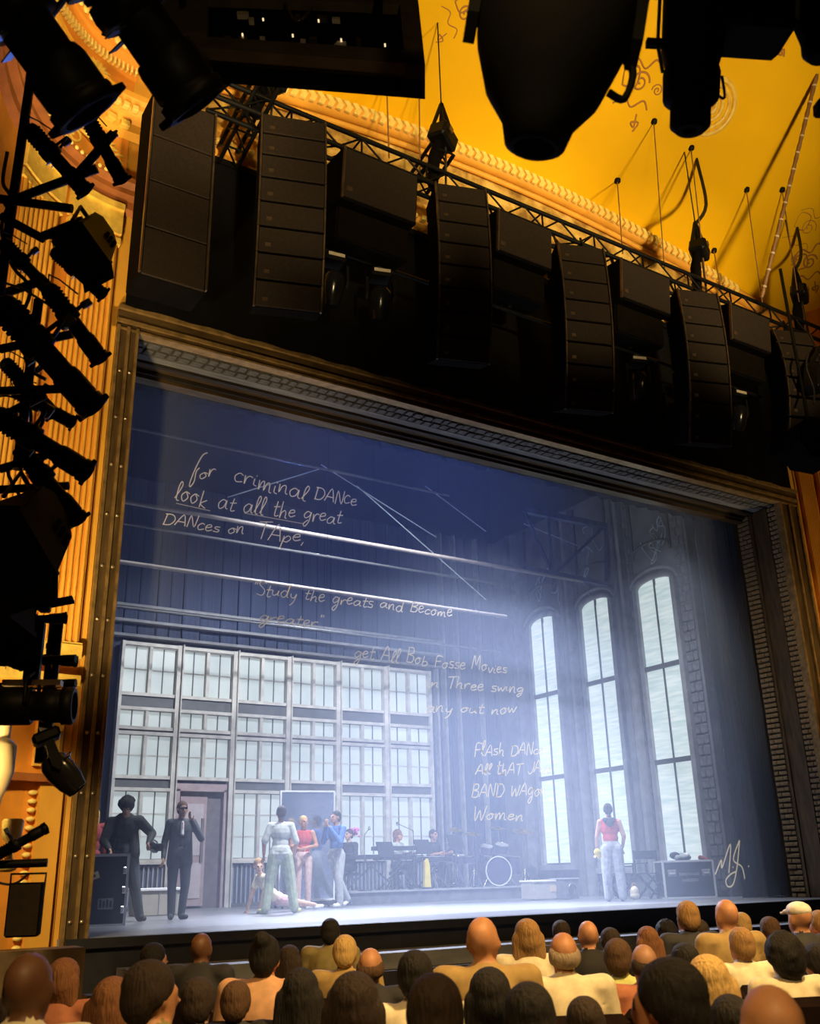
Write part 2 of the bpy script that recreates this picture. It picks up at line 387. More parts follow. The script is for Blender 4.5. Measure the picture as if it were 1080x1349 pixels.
# arabesque scrolls in relief on the ceiling
def scroll(pts, m, r=.018): return [m @ Vector((x, y, .0)) for x, y in [(q.x, q.y) for q in catmull([(a, b, 0) for a, b in pts], 6)]]
SP = [[(.5 * (1 - i / 22.) * math.cos(i * .55) * .5, .5 * (1 - i / 22.) * math.sin(i * .55) * .5) for i in range(21)],
      [(-.6, -.5), (-.3, -.35), (-.1, -.55), (.2, -.4), (.35, -.6)], [(-.5, .35), (-.2, .5), (.05, .3), (.3, .5), (.55, .35)],
      [(-.45, -.1), (-.45, .3), (-.1, .3), (-.1, -.1), (-.45, -.1)], [(.1, -.7), (.1, -1.0), (0, -.9), (.2, -.9), (.1, -1.1)]]
for k, (qx, qy, s, rz) in enumerate([(843, 108, .8, .35), (612, 18, .6, -.6), (1064, 300, .75, .2), (1066, 345, .7, .9), (700, -5, .6, 0), (1010, 40, .6, 1.2)]):
    m = ceil_frame(ceil_hit(qx, qy)) @ Matrix.Rotation(rz, 4, 'Z') @ Matrix.Scale(s, 4); ab = MB()
    for pts in SP: ab.tube(scroll(pts, m), .024, 5)
    for sx in (-1,): ab.tube([m @ Vector((-x * .6 + .5, y * .6 - .15, 0)) for x, y in SP[0]], .02, 5)
    ab.build('ceiling_scroll', 'arabesque', CE)
# arch moulding with leaf segments
def arch_p(x, up=0., out=0.): return Vector((x, -.02 - out, zc(x, 0) - .28 + up))
am = MB()
for off, r in ((0, .15), (-.24, .05), (.2, .05)):
    am.tube([arch_p(x, off, .05 if r < .1 else .06) for x in np.arange(-.6, 14.3, .4)], r, 8)
AM = struct(am.build('trim_1', 'gold_wall'), 'leaf-carved round arch moulding along the ceiling edge')
lf = MB()
lf.prism([(-.10, -.13), (.02, -.15), (.11, 0), (.02, .15), (-.10, .13), (-.03, 0)], 0, .05)
lme = lf.mesh('leaf', 'gold_bright')
for i, x in enumerate(np.arange(.1, 12.6, .165)):
    a = math.atan2(-.033 * (x - 6.5), 1)
    link('leaf', lme, AM, arch_p(x, 0, .19), (math.pi / 2, -a, 0), (.8, .8, .8))
# cornices: A (red-brown, over the pilasters), B (with dentils), C (upper ring)
PB = path_pts(80, True)
CA = struct(sweep([(0, 9.15), (.10, 9.2), (.10, 9.32), (.2, 9.36), (.2, 9.44), (.28, 9.5), (.28, 9.58), (.05, 9.62), (0, 9.62)], path_pts(80, True)).build('trim_2', 'red_brown'), 'red-brown lower cornice of stacked fillets')
CBo = struct(sweep([(0, 10.42), (.14, 10.46), (.14, 10.6), (.26, 10.66), (.30, 10.74), (.30, 10.82), (.36, 10.86), (.36, 10.95), (.1, 11.0), (0, 11.0)], PB).build('trim_3', 'gold_wall'), 'upper cornice with a row of small dentils')
CC = struct(sweep([(0, 11.42), (.12, 11.46), (.12, 11.56), (.30, 11.62), (.34, 11.74), (.24, 11.82), (.30, 11.9), (0, 11.95)], path_pts(80, False)).build('trim_4', 'orange_panel'), 'curved top ring moulding with egg ornaments at upper left')
def along(mesh, par, name, off, z, step, t0, cross, sz):
    P = []
    d = t0
    while d > 0:
        P.append(('L', RD(d))); d -= math.degrees(step / math.hypot(2.2 * math.cos(RD(d)), 3.2 * math.sin(RD(d))))
    if cross:
        for x in np.arange(.0, 13.0, step): P.append(('S', x))
    for p in P:
        x, y = pth(p, off); rz = 0.
        if p[0] == 'L':
            n = Vector((math.sin(p[1]) / 2.2, -math.cos(p[1]) / 3.2)); rz = math.atan2(n.x, -n.y)
        link(name, mesh, par, (x, y, z), (0, 0, rz), sz)
UBG = unit_box('gold_bright', .12); UBR = unit_box('gold_relief', .1)
along(UBG, CBo, 'dentil', .33, 10.70, .17, 62, True, (.09, .10, .08))
along(UBR, CBo, 'bracket', .17, 10.52, .24, 62, True, (.13, .12, .10))
eg = MB(); eg.ball((0, 0, 0), (.5, .5, .5), 8, 6); EGG = eg.mesh('egg', 'gold_bright')
along(EGG, CC, 'egg', .34, 11.72, .15, 56, False, (.11, .08, .15))
along(UBG, CC, 'rib', .16, 11.52, .075, 56, False, (.035, .09, .12))
along(EGG, CA, 'bead', .29, 9.54, .12, 70, False, (.06, .05, .06))
# relief fans and scrolls on the bands between the cornices
for k, (t, z, s) in enumerate([(16, 11.2, .32), (40, 11.2, .30), (64, 11.2, .3), (12, 10.05, .36), (32, 10.0, .36), (52, 10.0, .36), (70, 10., .3)]):
    x, y = plan(RD(t), -1, .02); n = Vector((math.sin(RD(t)) / 2.2, -math.cos(RD(t)) / 3.2, 0)).normalized()
    R = frame_of(n); fan = MB()
    for a in range(-4, 5):
        d = R @ Vector((math.sin(a * .3), math.cos(a * .3), 0)); c = Vector((x, y, z))
        fan.tube([c, c + d * s * .5 + n * .05, c + d * s], [.03, .04, .012], 5)
    for sg in (-1, 1):
        fan.tube([Vector((x, y, z)) + R @ Vector((sg * (s * 1.0 + .16 * (1 - i / 14.) * math.cos(i * .6)), -.05 + .16 * (1 - i / 14.) * math.sin(i * .6), .02)) for i in range(14)], .02, 5)
    fan.build('fan_relief', 'gold_relief', WL)
# fluted pilasters (left two, right one), flutes as separate ribs
def pilaster(side, t0, t1, nf, z0, z1, label, par):
    body = MB(); TT = np.linspace(t0, t1, 9); vs = []
    for d in TT:
        for off in (0, .07):
            x, y = plan(RD(d), side, off); vs += [(x, y, z0), (x, y, z1)]
    fs = []
    for i in range(8):
        a = 4 * i; b = a + 4; fs += [(a + 2, b + 2, b + 3, a + 3), (a, a + 2, a + 3, a + 1) if i == 0 else (b, b + 1, b + 3, b + 2), (a + 1, a + 3, b + 3, b + 1), (a, b, b + 2, a + 2)]
    body.add(vs, fs); o = body.build('pilaster', 'orange_panel', par); tag(o, label)
    for i in range(nf):
        d = t0 + (t1 - t0) * (i + .5) / nf; x, y = plan(RD(d), side, .075)
        x2, y2 = plan(RD(d + (t1 - t0) / nf), side, .075); wd = math.hypot(x2 - x, y2 - y)
        fl = MB(); fl.cyl((x, y, z0 + .12), (x, y, z1 - .1), wd * .33, None, 7); fl.build('flute', 'gold_wall', o)
    for zz, hh, oo in ((z0 - .0, .16, .12), (z0 + .14, .05, .1), (z1 - .15, .1, .1), (z1, .38, .12), (z1 + .36, .1, .17)):
        b = MB(); vs = []
        for d in np.linspace(t0 - 1, t1 + 1, 7):
            for off in (0, oo):
                x, y = plan(RD(d), side, off); vs += [(x, y, zz), (x, y, zz + hh)]
        fs = []
        for i in range(6):
            a = 4 * i; c = a + 4; fs += [(a + 2, c + 2, c + 3, a + 3), (a + 1, a + 3, c + 3, c + 1), (a, c, c + 2, a + 2)]
        fs += [(0, 2, 3, 1), (24, 25, 27, 26)]
        b.add(vs, fs); b.build('capital' if zz >= z1 else 'moulding', 'gold_relief', o)
    return o
pilaster(-1, 1.2, 19, 9, 2.95, 8.75, 'wide fluted golden pilaster next to the stage frame', WL)
pilaster(-1, 24.5, 42, 8, 2.95, 8.75, 'fluted golden pilaster behind the lighting boom', WL)
pilaster(1, 2, 12, 9, 2.95, 8.75, 'fluted golden pilaster right of the stage frame', WR)
pilaster(1, 15, 30, 9, 2.95, 8.75, 'second fluted pilaster right of the stage frame', WR)
# capital acanthus curls, lower wall: pedestal panel with key pattern, beaded strip, plain pilaster
def wall_box(par, name, m, side, t0, t1, z0, z1, off, n=4):
    b = MB(); vs = []
    for d in np.linspace(t0, t1, n + 1):
        for o_ in (0, off):
            x, y = plan(RD(d), side, o_); vs += [(x, y, z0), (x, y, z1)]
    fs = []
    for i in range(n):
        a = 4 * i; c = a + 4; fs += [(a + 2, c + 2, c + 3, a + 3), (a + 1, a + 3, c + 3, c + 1), (a, c, c + 2, a + 2)]
    fs += [(0, 2, 3, 1), (4 * n, 4 * n + 1, 4 * n + 3, 4 * n + 2)]
    b.add(vs, fs); return b.build(name, m, par)
wall_box(WL, 'dado_rail', 'gold_relief', -1, .5, 60, 2.62, 2.74, .22, 14)
wall_box(WL, 'key_panel', 'gold_relief', -1, 3, 11, 1.75, 2.25, .06)
for a0, a1, b0, b1 in ((4, 10, 1.84, 1.89), (4, 10, 2.1, 2.15), (4, 4.7, 1.84, 2.15), (9.3, 10, 1.84, 2.15), (5.6, 8.6, 1.95, 1.99), (5.6, 6.2, 1.95, 2.06)):
    wall_box(WL, 'key_fret', 'gold_bright', -1, a0, a1, b0, b1, .09)
wall_box(WL, 'lower_cornice', 'red_brown', -1, 1, 60, 1.58, 1.66, .16, 14)
wall_box(WL, 'plain_pilaster', 'gold_wall', -1, 1.5, 8.5, -1.1, 1.6, .08)
wall_box(WR, 'plain_pilaster', 'gold_wall', 1, 1.5, 13, -1.1, 2.9, .08)
for z in np.arange(-.6, 1.5, .09):
    x, y = plan(RD(10.2), -1, .05); link('bead', EGG, WL, (x, y, z), None, (.10, .06, .055))
# wall sconce with an ivory candle column at the far left
q = at(-2, 1000, 1, -3.0)
t = thing('wall_sconce', 'ivory fluted sconce column at the left edge of the house wall', 'sconce', q)
MB().lathe([(.02, -.45), (.05, -.42), (.06, -.3), (.09, -.22), (.13, -.1), (.13, .1), (.10, .14), (.07, .16)], 14).build('sconce_base', 'ivory', t)
MB().lathe([(.07, .16), (.075, .5), (.065, .52), (.0, .53)], 12).build('candle', 'ivory', t)
MB().tube([(0, 0, -.3), (.0, .25, -.35), (-.1, .9, -.3)], .03, 6).build('arm', 'gold_relief', t)
q = at(14, 1112, 1, -2.4)
t = thing('wall_sconce', 'small brass goblet sconce low on the left house wall', 'sconce', q)
MB().lathe([(.02, -.22), (.07, -.2), (.025, -.1), (.03, 0), (.08, .06), (.09, .18), (.075, .2)], 12).build('goblet', 'gold_bright', t)
MB().tube([(0, 0, -.15), (0, .2, -.2), (-.1, .75, -.15)], .02, 6).build('arm', 'gold_relief', t)

# ------------------------------------------------------------------ proscenium frame
mb = MB(); mb.box2((XL, 0, -1.1), (-.02, 1.08, HO - .25)); JL = struct(mb.build('trim_5', 'frame_dark'), 'left jamb of the dark riveted stage frame')
for x0, x1, yy, m in ((XL, -.245, -.06, 'frame_edge'), (-.245, -.155, -.035, 'frame_wood'), (-.155, -.115, -.065, 'frame_edge'), (-.115, -.035, -.035, 'frame_wood'), (-.035, 0, -.07, 'frame_edge')):
    MB().box2((x0, yy, -1.05), (x1, .08, HO - .3)).build('jamb_board', m, JL)
bt = MB(); bt.lathe([(.022, 0), (.02, .012), (.01, .018), (0, .02)], 8); BT = bt.mesh('rivet', 'rivet')
for i in range(12):
    for x in (-.2, -.075): link('rivet', BT, JL, (x, -.035, -.5 + i * .66), (math.pi / 2, 0, 0))
mb = MB(); mb.box2((XL, .05, HI + .06), (XR, 1.08, HO)); HD = struct(mb.build('trim_6', 'frame_dark'), 'header beam of the dark stage frame with brick soffit')
for z0, z1, yy, m in ((HO - .06, HO, -.09, 'frame_edge'), (HO - .2, HO - .06, -.04, 'frame_wood_h'), (HO - .25, HO - .2, -.07, 'frame_edge'), (HI + .03, HO - .25, -.03, 'frame_wood_h'), (HI - .0, HI + .03, -.05, 'frame_edge')):
    MB().box2((XL, yy, z0), (XR, .1, z1)).build('header_board', m, HD)
MB().box2((0, .1, HI + .01), (13, .62, HI + .07)).build('soffit_bed', 'mortar', HD)
for y0, y1, z0, m in ((.62, .68, HI - .05, 'frame_dark'), (.68, .84, HI - .02, 'frame_wood_h'), (.84, .9, HI - .08, 'frame_dark'), (.9, 1.08, HI - .129, 'frame_wood_h')):
    MB().box2((0, y0, z0), (13, y1, HI + .1)).build('soffit_board', m, HD)
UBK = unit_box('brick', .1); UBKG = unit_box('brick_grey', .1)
rnd = random.Random(5)
for r_ in range(2):
    x = .02
    while x < 12.95:
        l = rnd.uniform(.12, .2)
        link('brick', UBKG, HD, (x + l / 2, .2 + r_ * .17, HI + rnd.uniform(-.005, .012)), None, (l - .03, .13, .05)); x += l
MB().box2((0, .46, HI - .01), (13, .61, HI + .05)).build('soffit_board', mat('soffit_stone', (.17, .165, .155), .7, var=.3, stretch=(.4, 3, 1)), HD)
mb = MB(); mb.box2((13.05, .02, -1.1), (XR, 1.08, HI + .1)); JR = struct(mb.build('trim_7', 'frame_dark'), 'right jamb of the dark stage frame with two strips of bricks')
for x0, x1, yy, m in ((13., 13.05, -.05, 'frame_edge'), (13.05, 13.25, -.02, 'frame_wood'), (13.25, 13.3, -.06, 'frame_edge'), (13.3, 13.52, -.02, 'frame_wood'), (13.52, XR, -.05, 'frame_edge')):
    MB().box2((x0, yy, -1.05), (x1, .1, HI)).build('jamb_board', m, JR)
MB().box2((13.03, .08, -.05), (13.1, 1.08, HI)).build('mortar_bed', 'mortar', JR)
for y0, y1, x0 in ((.30, .36, 12.99), (.36, .68, 13.015), (.68, .74, 12.99)):
    MB().box2((x0, y0, -.05), (13.08, y1, HI - .02)).build('jamb_board', 'frame_wood', JR)
z = 0.; k = 0
while z < HI - .1:
    for y0, y1 in ((.08, .29), (.76, 1.05)):
        h = .075
        cut = y0 + (y1 - y0) * (.36 if k % 2 else .66)
        for a, b in ((y0, cut), (cut, y1)):
            link('brick', UBK, JR, (13.02 + rnd.uniform(-.012, .006), (a + b) / 2, z + h / 2), None, (.06, b - a - .012, h - .014))
    z += .098; k += 1

# ------------------------------------------------------------------ stage, apron, house floor
mb = MB(); mb.box2((-.3, -.02, -.12), (13.6, 12, 0)); struct(mb.build('floor', 'stage_floor'), 'pale grey reflective stage floor')
mb = MB(); mb.box2((-.25, -.1, -1.1), (13.6, -.02, -.02)); mb.box2((-.25, -.16, -.1), (13.6, -.1, -.0)); struct(mb.build('trim_8', 'stage_black'), 'black front edge of the stage')
mb = MB(); mb.box2((.3, -.75, -1.35), (13.2, -.16, -.3)); struct(mb.build('trim_9', 'ledge'), 'pale grey ledge running in front of the stage')
mb = MB(); mb.box2((-.2, -.95, -1.35), (13.4, -.75, -.47)); struct(mb.build('trim_10', 'stage_black'), 'black rail in front of the stage ledge')
mb = MB(); mb.box2((-8, -1.3, -1.1), (-.35, -.9, -.02)); struct(mb.build('trim_11', mat('box_front', (.10, .06, .02), .6, var=.3)), 'dark low box front at the foot of the left wall')
def floor_z(y): return -1.05 - (y + 9) * .03
mb = MB(); mb.add([(-8, -18, floor_z(-18)), (20, -18, floor_z(-18)), (20, -.2, floor_z(-.2)), (-8, -.2, floor_z(-.2)), (-8, -18, -1.6), (20, -18, -1.6), (20, -.2, -1.6), (-8, -.2, -1.6)], [(0, 1, 2, 3), (7, 6, 5, 4), (0, 4, 5, 1), (1, 5, 6, 2), (2, 6, 7, 3), (3, 7, 4, 0)]); struct(mb.build('floor_house', 'house_floor'), 'dark carpet floor of the auditorium')

# ------------------------------------------------------------------ scrim and its handwriting
SY = 1.16
mb = MB(); mb.add([(-.2, SY, .01), (13.3, SY, .01), (13.3, SY, HI + .1), (-.2, SY, HI + .1)], [(0, 1, 2, 3)])
SCRIM = tag(mb.build('scrim', 'scrim'), 'sheer blue gauze scrim filling the stage opening with handwritten notes', 'scrim')
G = {  # single-stroke hand: strokes in a unit where capitals are 1 high, small letters .5
 'a': ([[(.38, .42), (.2, .5), (.02, .28), (.1, .02), (.3, .12), (.4, .48), (.4, .1), (.52, .02)]], .55),
 'b': ([[(.05, .95), (.04, .5), (.05, .03), (.28, .05), (.36, .28), (.2, .46), (.06, .35)]], .45),
 'c': ([[(.36, .42), (.2, .5), (.03, .28), (.12, .02), (.38, .1)]], .42),
 'd': ([[(.36, .4), (.18, .48), (.02, .24), (.14, .0), (.34, .12), (.42, 1.0), (.4, .1), (.5, .02)]], .54),
 'e': ([[(.04, .24), (.3, .32), (.28, .48), (.1, .44), (.03, .2), (.16, .0), (.4, .12)]], .44),
 'f': ([[(.62, 1.25), (.4, 1.1), (.22, .5), (.1, -.35), (.16, -.6), (.3, -.3), (.28, .2), (.4, .42)]], .45),
 'g': ([[(.36, .42), (.18, .48), (.03, .24), (.14, .04), (.34, .2), (.4, .46), (.36, -.2), (.2, -.52), (.1, -.35), (.3, -.08)]], .5),
 'h': ([[(.06, 1.0), (.05, .0), (.1, .3), (.26, .46), (.34, .3), (.34, .04), (.44, .0)]], .5),
 'i': ([[(.04, .46), (.06, .08), (.2, .02)], [(.07, .7), (.1, .66)]], .24),
 'k': ([[(.06, 1.0), (.05, 0)], [(.36, .48), (.07, .22), (.36, .0)]], .44),
 'l': ([[(.02, .1), (.24, .8), (.16, 1.02), (.08, .7), (.1, .08), (.24, .02)]], .3),
 'm': ([[(.02, .46), (.05, .0), (.12, .36), (.24, .44), (.27, .02), (.36, .38), (.48, .42), (.52, .04), (.62, .02)]], .68),
 'n': ([[(.02, .46), (.05, .0), (.14, .36), (.3, .44), (.34, .06), (.44, .02)]], .5),
 'o': ([[(.2, .48), (.03, .26), (.16, .0), (.36, .22), (.22, .48), (.42, .4)]], .48),
 'p': ([[(.04, .46), (.02, -.5), (.06, .2), (.22, .48), (.36, .3), (.22, .04), (.06, .1)]], .46),
 'r': ([[(.03, .44), (.06, .0), (.1, .3), (.22, .46), (.36, .42)]], .4),
 's': ([[(.34, .46), (.1, .44), (.1, .28), (.32, .2), (.28, .02), (.02, .04)]], .4),
 't': ([[(.16, .85), (.12, .1), (.22, .0), (.34, .06)], [(.0, .52), (.34, .56)]], .36),
 'u': ([[(.03, .46), (.06, .08), (.2, .0), (.34, .16), (.37, .46), (.38, .06), (.48, .0)]], .52),
 'v': ([[(.02, .46), (.16, .0), (.34, .5)]], .4),
 'w': ([[(.02, .46), (.12, .02), (.24, .36), (.36, .02), (.5, .5)]], .55),
 'y': ([[(.03, .46), (.1, .16), (.28, .16), (.36, .46), (.3, -.2), (.12, -.5)]], .46),
 'z': ([[(.02, .46), (.34, .44), (.04, .02), (.38, .04)]], .42),
 'A': ([[(.0, .0), (.3, 1.0), (.55, .0)], [(.1, .36), (.48, .34)]], .62),
 'B': ([[(.08, .0), (.1, 1.0)], [(.04, .96), (.4, .95), (.42, .62), (.12, .52), (.48, .4), (.42, .02), (.04, .02)]], .58),
 'C': ([[(.5, .84), (.3, 1.0), (.06, .7), (.06, .25), (.3, .0), (.55, .16)]], .56),
 'D': ([[(.1, .96), (.08, .0)], [(.0, .92), (.4, .9), (.58, .5), (.4, .06), (.04, .02)]], .66),
 'F': ([[(.08, .0), (.08, .98), (.5, .95)], [(.08, .52), (.4, .55)]], .52),
 'M': ([[(.02, .0), (.12, .96), (.3, .3), (.5, 1.0), (.58, .0)]], .7),
 'N': ([[(.04, .0), (.08, .92), (.4, .06), (.46, .98)]], .56),
 'P': ([[(.08, .0), (.1, .98), (.44, .9), (.42, .55), (.1, .48)]], .5),
 'S': ([[(.46, .86), (.2, 1.0), (.06, .76), (.42, .4), (.36, .04), (.02, .1)]], .52),
 'T': ([[(.3, .96), (.26, .0)], [(.0, .9), (.58, .98)]], .56),
 'W': ([[(.02, .96), (.14, .02), (.3, .7), (.46, .02), (.62, 1.0)]], .7),
 'O': ([[(.3, .96), (.05, .6), (.12, .08), (.45, .1), (.55, .6), (.3, .96)]], .64),
 'E': ([[(.45, .95), (.08, .9), (.08, .5), (.36, .5)], [(.08, .5), (.06, .04), (.45, .06)]], .52),
 'J': ([[(.5, 1.0), (.46, .2), (.25, -.1), (.06, .15)]], .56),
 ',': ([[(.1, .05), (.04, -.2)]], .2), '.': ([[(.08, .04), (.1, .0)]], .2), '"': ([[(.05, 1.0), (.04, .8)], [(.16, 1.0), (.15, .8)]], .25), ' ': ([], .42)}
def write(text, p0, p1, hpx, m='glow_writing', r=.0076, slant=.2, wob=.05, seed=1, name='handwriting'):
    a = at(*p0, 1, SY - .012); b = at(*p1, 1, SY - .012); depth = ((a + b) / 2 - CAM).dot(FW); h = hpx * depth / FPX
    rn = random.Random(seed); tot = sum(G[c][1] for c in text); ux = (b - a) / tot; mb = MB(); x = 0
    for c in text:
        st, wd = G[c]; dy = rn.uniform(-wob, wob) * 2; sz = rn.uniform(.8, 1.2)
        for s in st:
            pts = [a + ux * (x + px_ + slant * py_) + Vector((0, 0, h * (py_ * sz + dy))) for px_, py_ in s]
            mb.ribbon(catmull(pts, 4), r)
        x += wd
    return tag(mb.build(name, m, SCRIM), kind='stuff')
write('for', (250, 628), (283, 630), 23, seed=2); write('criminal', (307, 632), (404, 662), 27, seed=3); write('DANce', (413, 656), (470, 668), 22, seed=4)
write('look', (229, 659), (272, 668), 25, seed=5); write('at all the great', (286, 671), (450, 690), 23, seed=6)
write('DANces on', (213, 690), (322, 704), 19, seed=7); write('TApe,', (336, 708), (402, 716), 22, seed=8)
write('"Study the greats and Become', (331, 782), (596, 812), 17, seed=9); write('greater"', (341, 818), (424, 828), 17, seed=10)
write('get All Bob Fosse Movies', (466, 866), (668, 888), 17, 'glow_writing_dim', seed=11); write('in Three swing', (562, 905), (690, 912), 15, 'glow_writing_dim', seed=12); write('any out now', (560, 938), (680, 940), 15, 'glow_writing_dim', seed=13)
write('FlAsh DANce', (624, 996), (716, 994), 16, 'glow_writing_dim', seed=14); write('All thAT JAzz', (626, 1022), (726, 1018), 16, 'glow_writing_dim', seed=15); write('BAND WAgon', (620, 1050), (720, 1048), 17, 'glow_writing_dim', seed=16); write('Women', (622, 1082), (690, 1080), 17, 'glow_writing_dim', seed=17)
def strokes(name, lst, m, r, k=6):
    mb = MB()
    for s in lst: mb.ribbon(catmull([at(x, y, 1, SY - .012) for x, y in s], k), r)
    return tag(mb.build(name, m, SCRIM), kind='stuff')
strokes('signature', [[(942, 1152), (950, 1133), (951, 1143), (962, 1112), (960, 1150)], [(974, 1107), (966, 1132), (977, 1142), (981, 1158)], [(974, 1107), (971, 1140), (966, 1164), (959, 1168), (956, 1160), (962, 1152), (970, 1148)], [(965, 1142), (966, 1143)], [(985.5, 1141), (986.5, 1141.5)]], 'glow_writing', .014)
strokes('underline', [[(232, 663), (277, 673)], [(322, 676), (400, 690)]], 'glow_writing_dim', .006, 1)

# ------------------------------------------------------------------ the set behind the scrim
BY = 9.6
wb = MB(); wb.box2((1.5, BY + .2, 0), (14, BY + .5, 9.6)); WB = struct(wb.build('wall_back', 'set_blue'), 'dark blue back wall of the set')
rnd = random.Random(11)
PK = unit_box('set_blue', .05)
x = 1.6
while x < 13.2:
    wd = rnd.uniform(.28, .5); link('plank', PK, WB, (x + wd / 2, BY + .17 + rnd.uniform(-.02, .02), 7.7), None, (wd - .02, .08, 4.0)); x += wd
x = 11.0
while x < 13.15:
    wd = rnd.uniform(.14, .26); link('plank', PK, WB, (x + wd / 2, BY + .16 + rnd.uniform(-.04, .02), 2.9), None, (wd - .02, .1, 5.7)); x += wd
for z in (5.62, 5.95, 6.3): MB().box2((1.6, BY - .02, z), (11.3, BY + .16, z + .06)).build('cornice_strip', 'set_trim', WB)
for x in (11.05, 11.3, 11.75, 12.5): MB().box2((x, BY - .06, 0), (x + .06, BY + .16, 9.4 if x > 11.2 else 5.6)).build('batten_strip', 'set_trim', WB)
# six window bays (door in the second)
bx = [2.82, 4.14, 5.47, 6.83, 8.15, 9.5, 10.85]
rows = [(4.40, 5.42, 2, 2), (3.68, 4.02, 2, 1), (2.66, 3.50, 2, 2), (.98, 2.34, 2, 3)]
UPB = unit_box('pane_back')
for b in range(6):
    x0, x1 = bx[b] + .065, bx[b + 1] - .065; xm = (x0 + x1) / 2
    fr = MB()
    fr.box2((bx[b] - .0, BY - .10, .0 if b != 1 else 0), (x0, BY + .1, 5.5)); fr.box2((x1, BY - .10, 0), (bx[b + 1], BY + .1, 5.5))
    fr.box2((bx[b] + .035, BY - .16, 0), (x0 - .005, BY, 5.52)) if b else None
    fr.box2((x0, BY - .06, 5.40), (x1, BY + .1, 5.5))
    fo = struct(fr.build('window_%d' % (b + 1), 'set_frame'), ['leftmost tall window bay of the backdrop, behind the two men', 'window bay over the pink doorway', 'window bay right of the doorway', 'window bay behind the standing mirror', 'window bay behind the keyboards', 'rightmost window bay of the backdrop'][b])
    for ri, (z0, z1, nc, nr) in enumerate(rows):
        if b == 1 and ri == 3: continue
        MB().box2((x0, BY - .09, z1), (x1, BY + .08, z1 + (.3 if ri < 3 else .3) * .22)).build('rail', 'set_frame', fo)
        MB().box2((x0, BY - .06, z0 - .07), (x1, BY + .08, z0)).build('rail', 'set_frame', fo)
        MB().box2((xm - .035, BY - .07, z0), (xm + .035, BY + .08, z1)).build('mullion', 'set_frame', fo)
        if ri: MB().box2((x0, BY - .02, z1 + .05), (x1, BY + .08, rows[ri - 1][0] - .07)).build('spandrel', 'muntin', fo)
        for a0, a1 in ((x0 + .01, xm - .035), (xm + .035, x1 - .01)):
            pw = (a1 - a0) / nc; ph = (z1 - z0) / nr
            for i in range(nc):
                for j in range(nr):
                    link('pane', UPB, fo, (a0 + pw * (i + .5), BY + .04, z0 + ph * (j + .5)), None, (pw - .022, .02, ph - .022))
            MB().box2((a0, BY + .045, z0), (a1, BY + .07, z1)).build('muntin_grid', 'muntin', fo)
            for i in range(1, nc): MB().box2((a0 + pw * i - .011, BY + .01, z0), (a0 + pw * i + .011, BY + .05, z1)).build('muntin', 'muntin', fo)
            for j in range(1, nr): MB().box2((a0, BY + .01, z0 + ph * j - .013), (a1, BY + .05, z0 + ph * j + .013)).build('muntin', 'set_frame', fo)
    if b != 1:
        MB().box2((x0, BY - .02, .05), (x1, BY + .1, .9)).build('apron_panel', 'set_blue', fo)
        for i in range(12): MB().box2((x0 + .04 + i * (x1 - x0) / 12, BY - .05, .08), (x0 + .075 + i * (x1 - x0) / 12, BY, .84)).build('radiator_rib', 'set_trim', fo)
        MB().box2((x0, BY - .12, .88), (x1, BY + .02, .93)).build('sill', 'set_frame', fo)
        MB().box2((x0, BY - .06, 0), (x1, BY + .02, .08)).build('skirting', 'muntin', fo)
# doorway in the second bay
dx0, dx1 = bx[1] + .09, bx[2] - .09
mb = MB(); mb.box2((dx0, BY + .1, 0), (dx1, BY + .16, 2.42)); DR = struct(mb.build('door_1', 'door_dark'), 'open pinkish doorway in the window wall behind the man in the suit')
MB().box2((dx0, BY - .05, 2.36), (dx1, BY + .1, 2.52)).build('door_head', 'door_pink', DR)
for q0, q1 in ((dx0, dx0 + .09), (dx1 - .06, dx1)): MB().box2((q0, BY - .05, 0), (q1, BY + .1, 2.4)).build('door_jamb', 'door_pink', DR)
MB().box2((dx0 + .12, BY - .02, .05), (dx0 + .72, BY + .09, 2.25)).build('door_leaf', 'door_pink', DR)
for z0, z1 in ((.2, .9), (1.05, 2.1)): MB().box2((dx0 + .2, BY - .035, z0), (dx0 + .64, BY - .01, z1)).build('door_panel', mat('door_pale', (.52, .45, .47), .5, var=.1), DR)
MB().box2((dx0 + .60, BY - .06, .9), (dx0 + .66, BY - .02, 1.8)).build('door_handle', 'door_dark', DR)
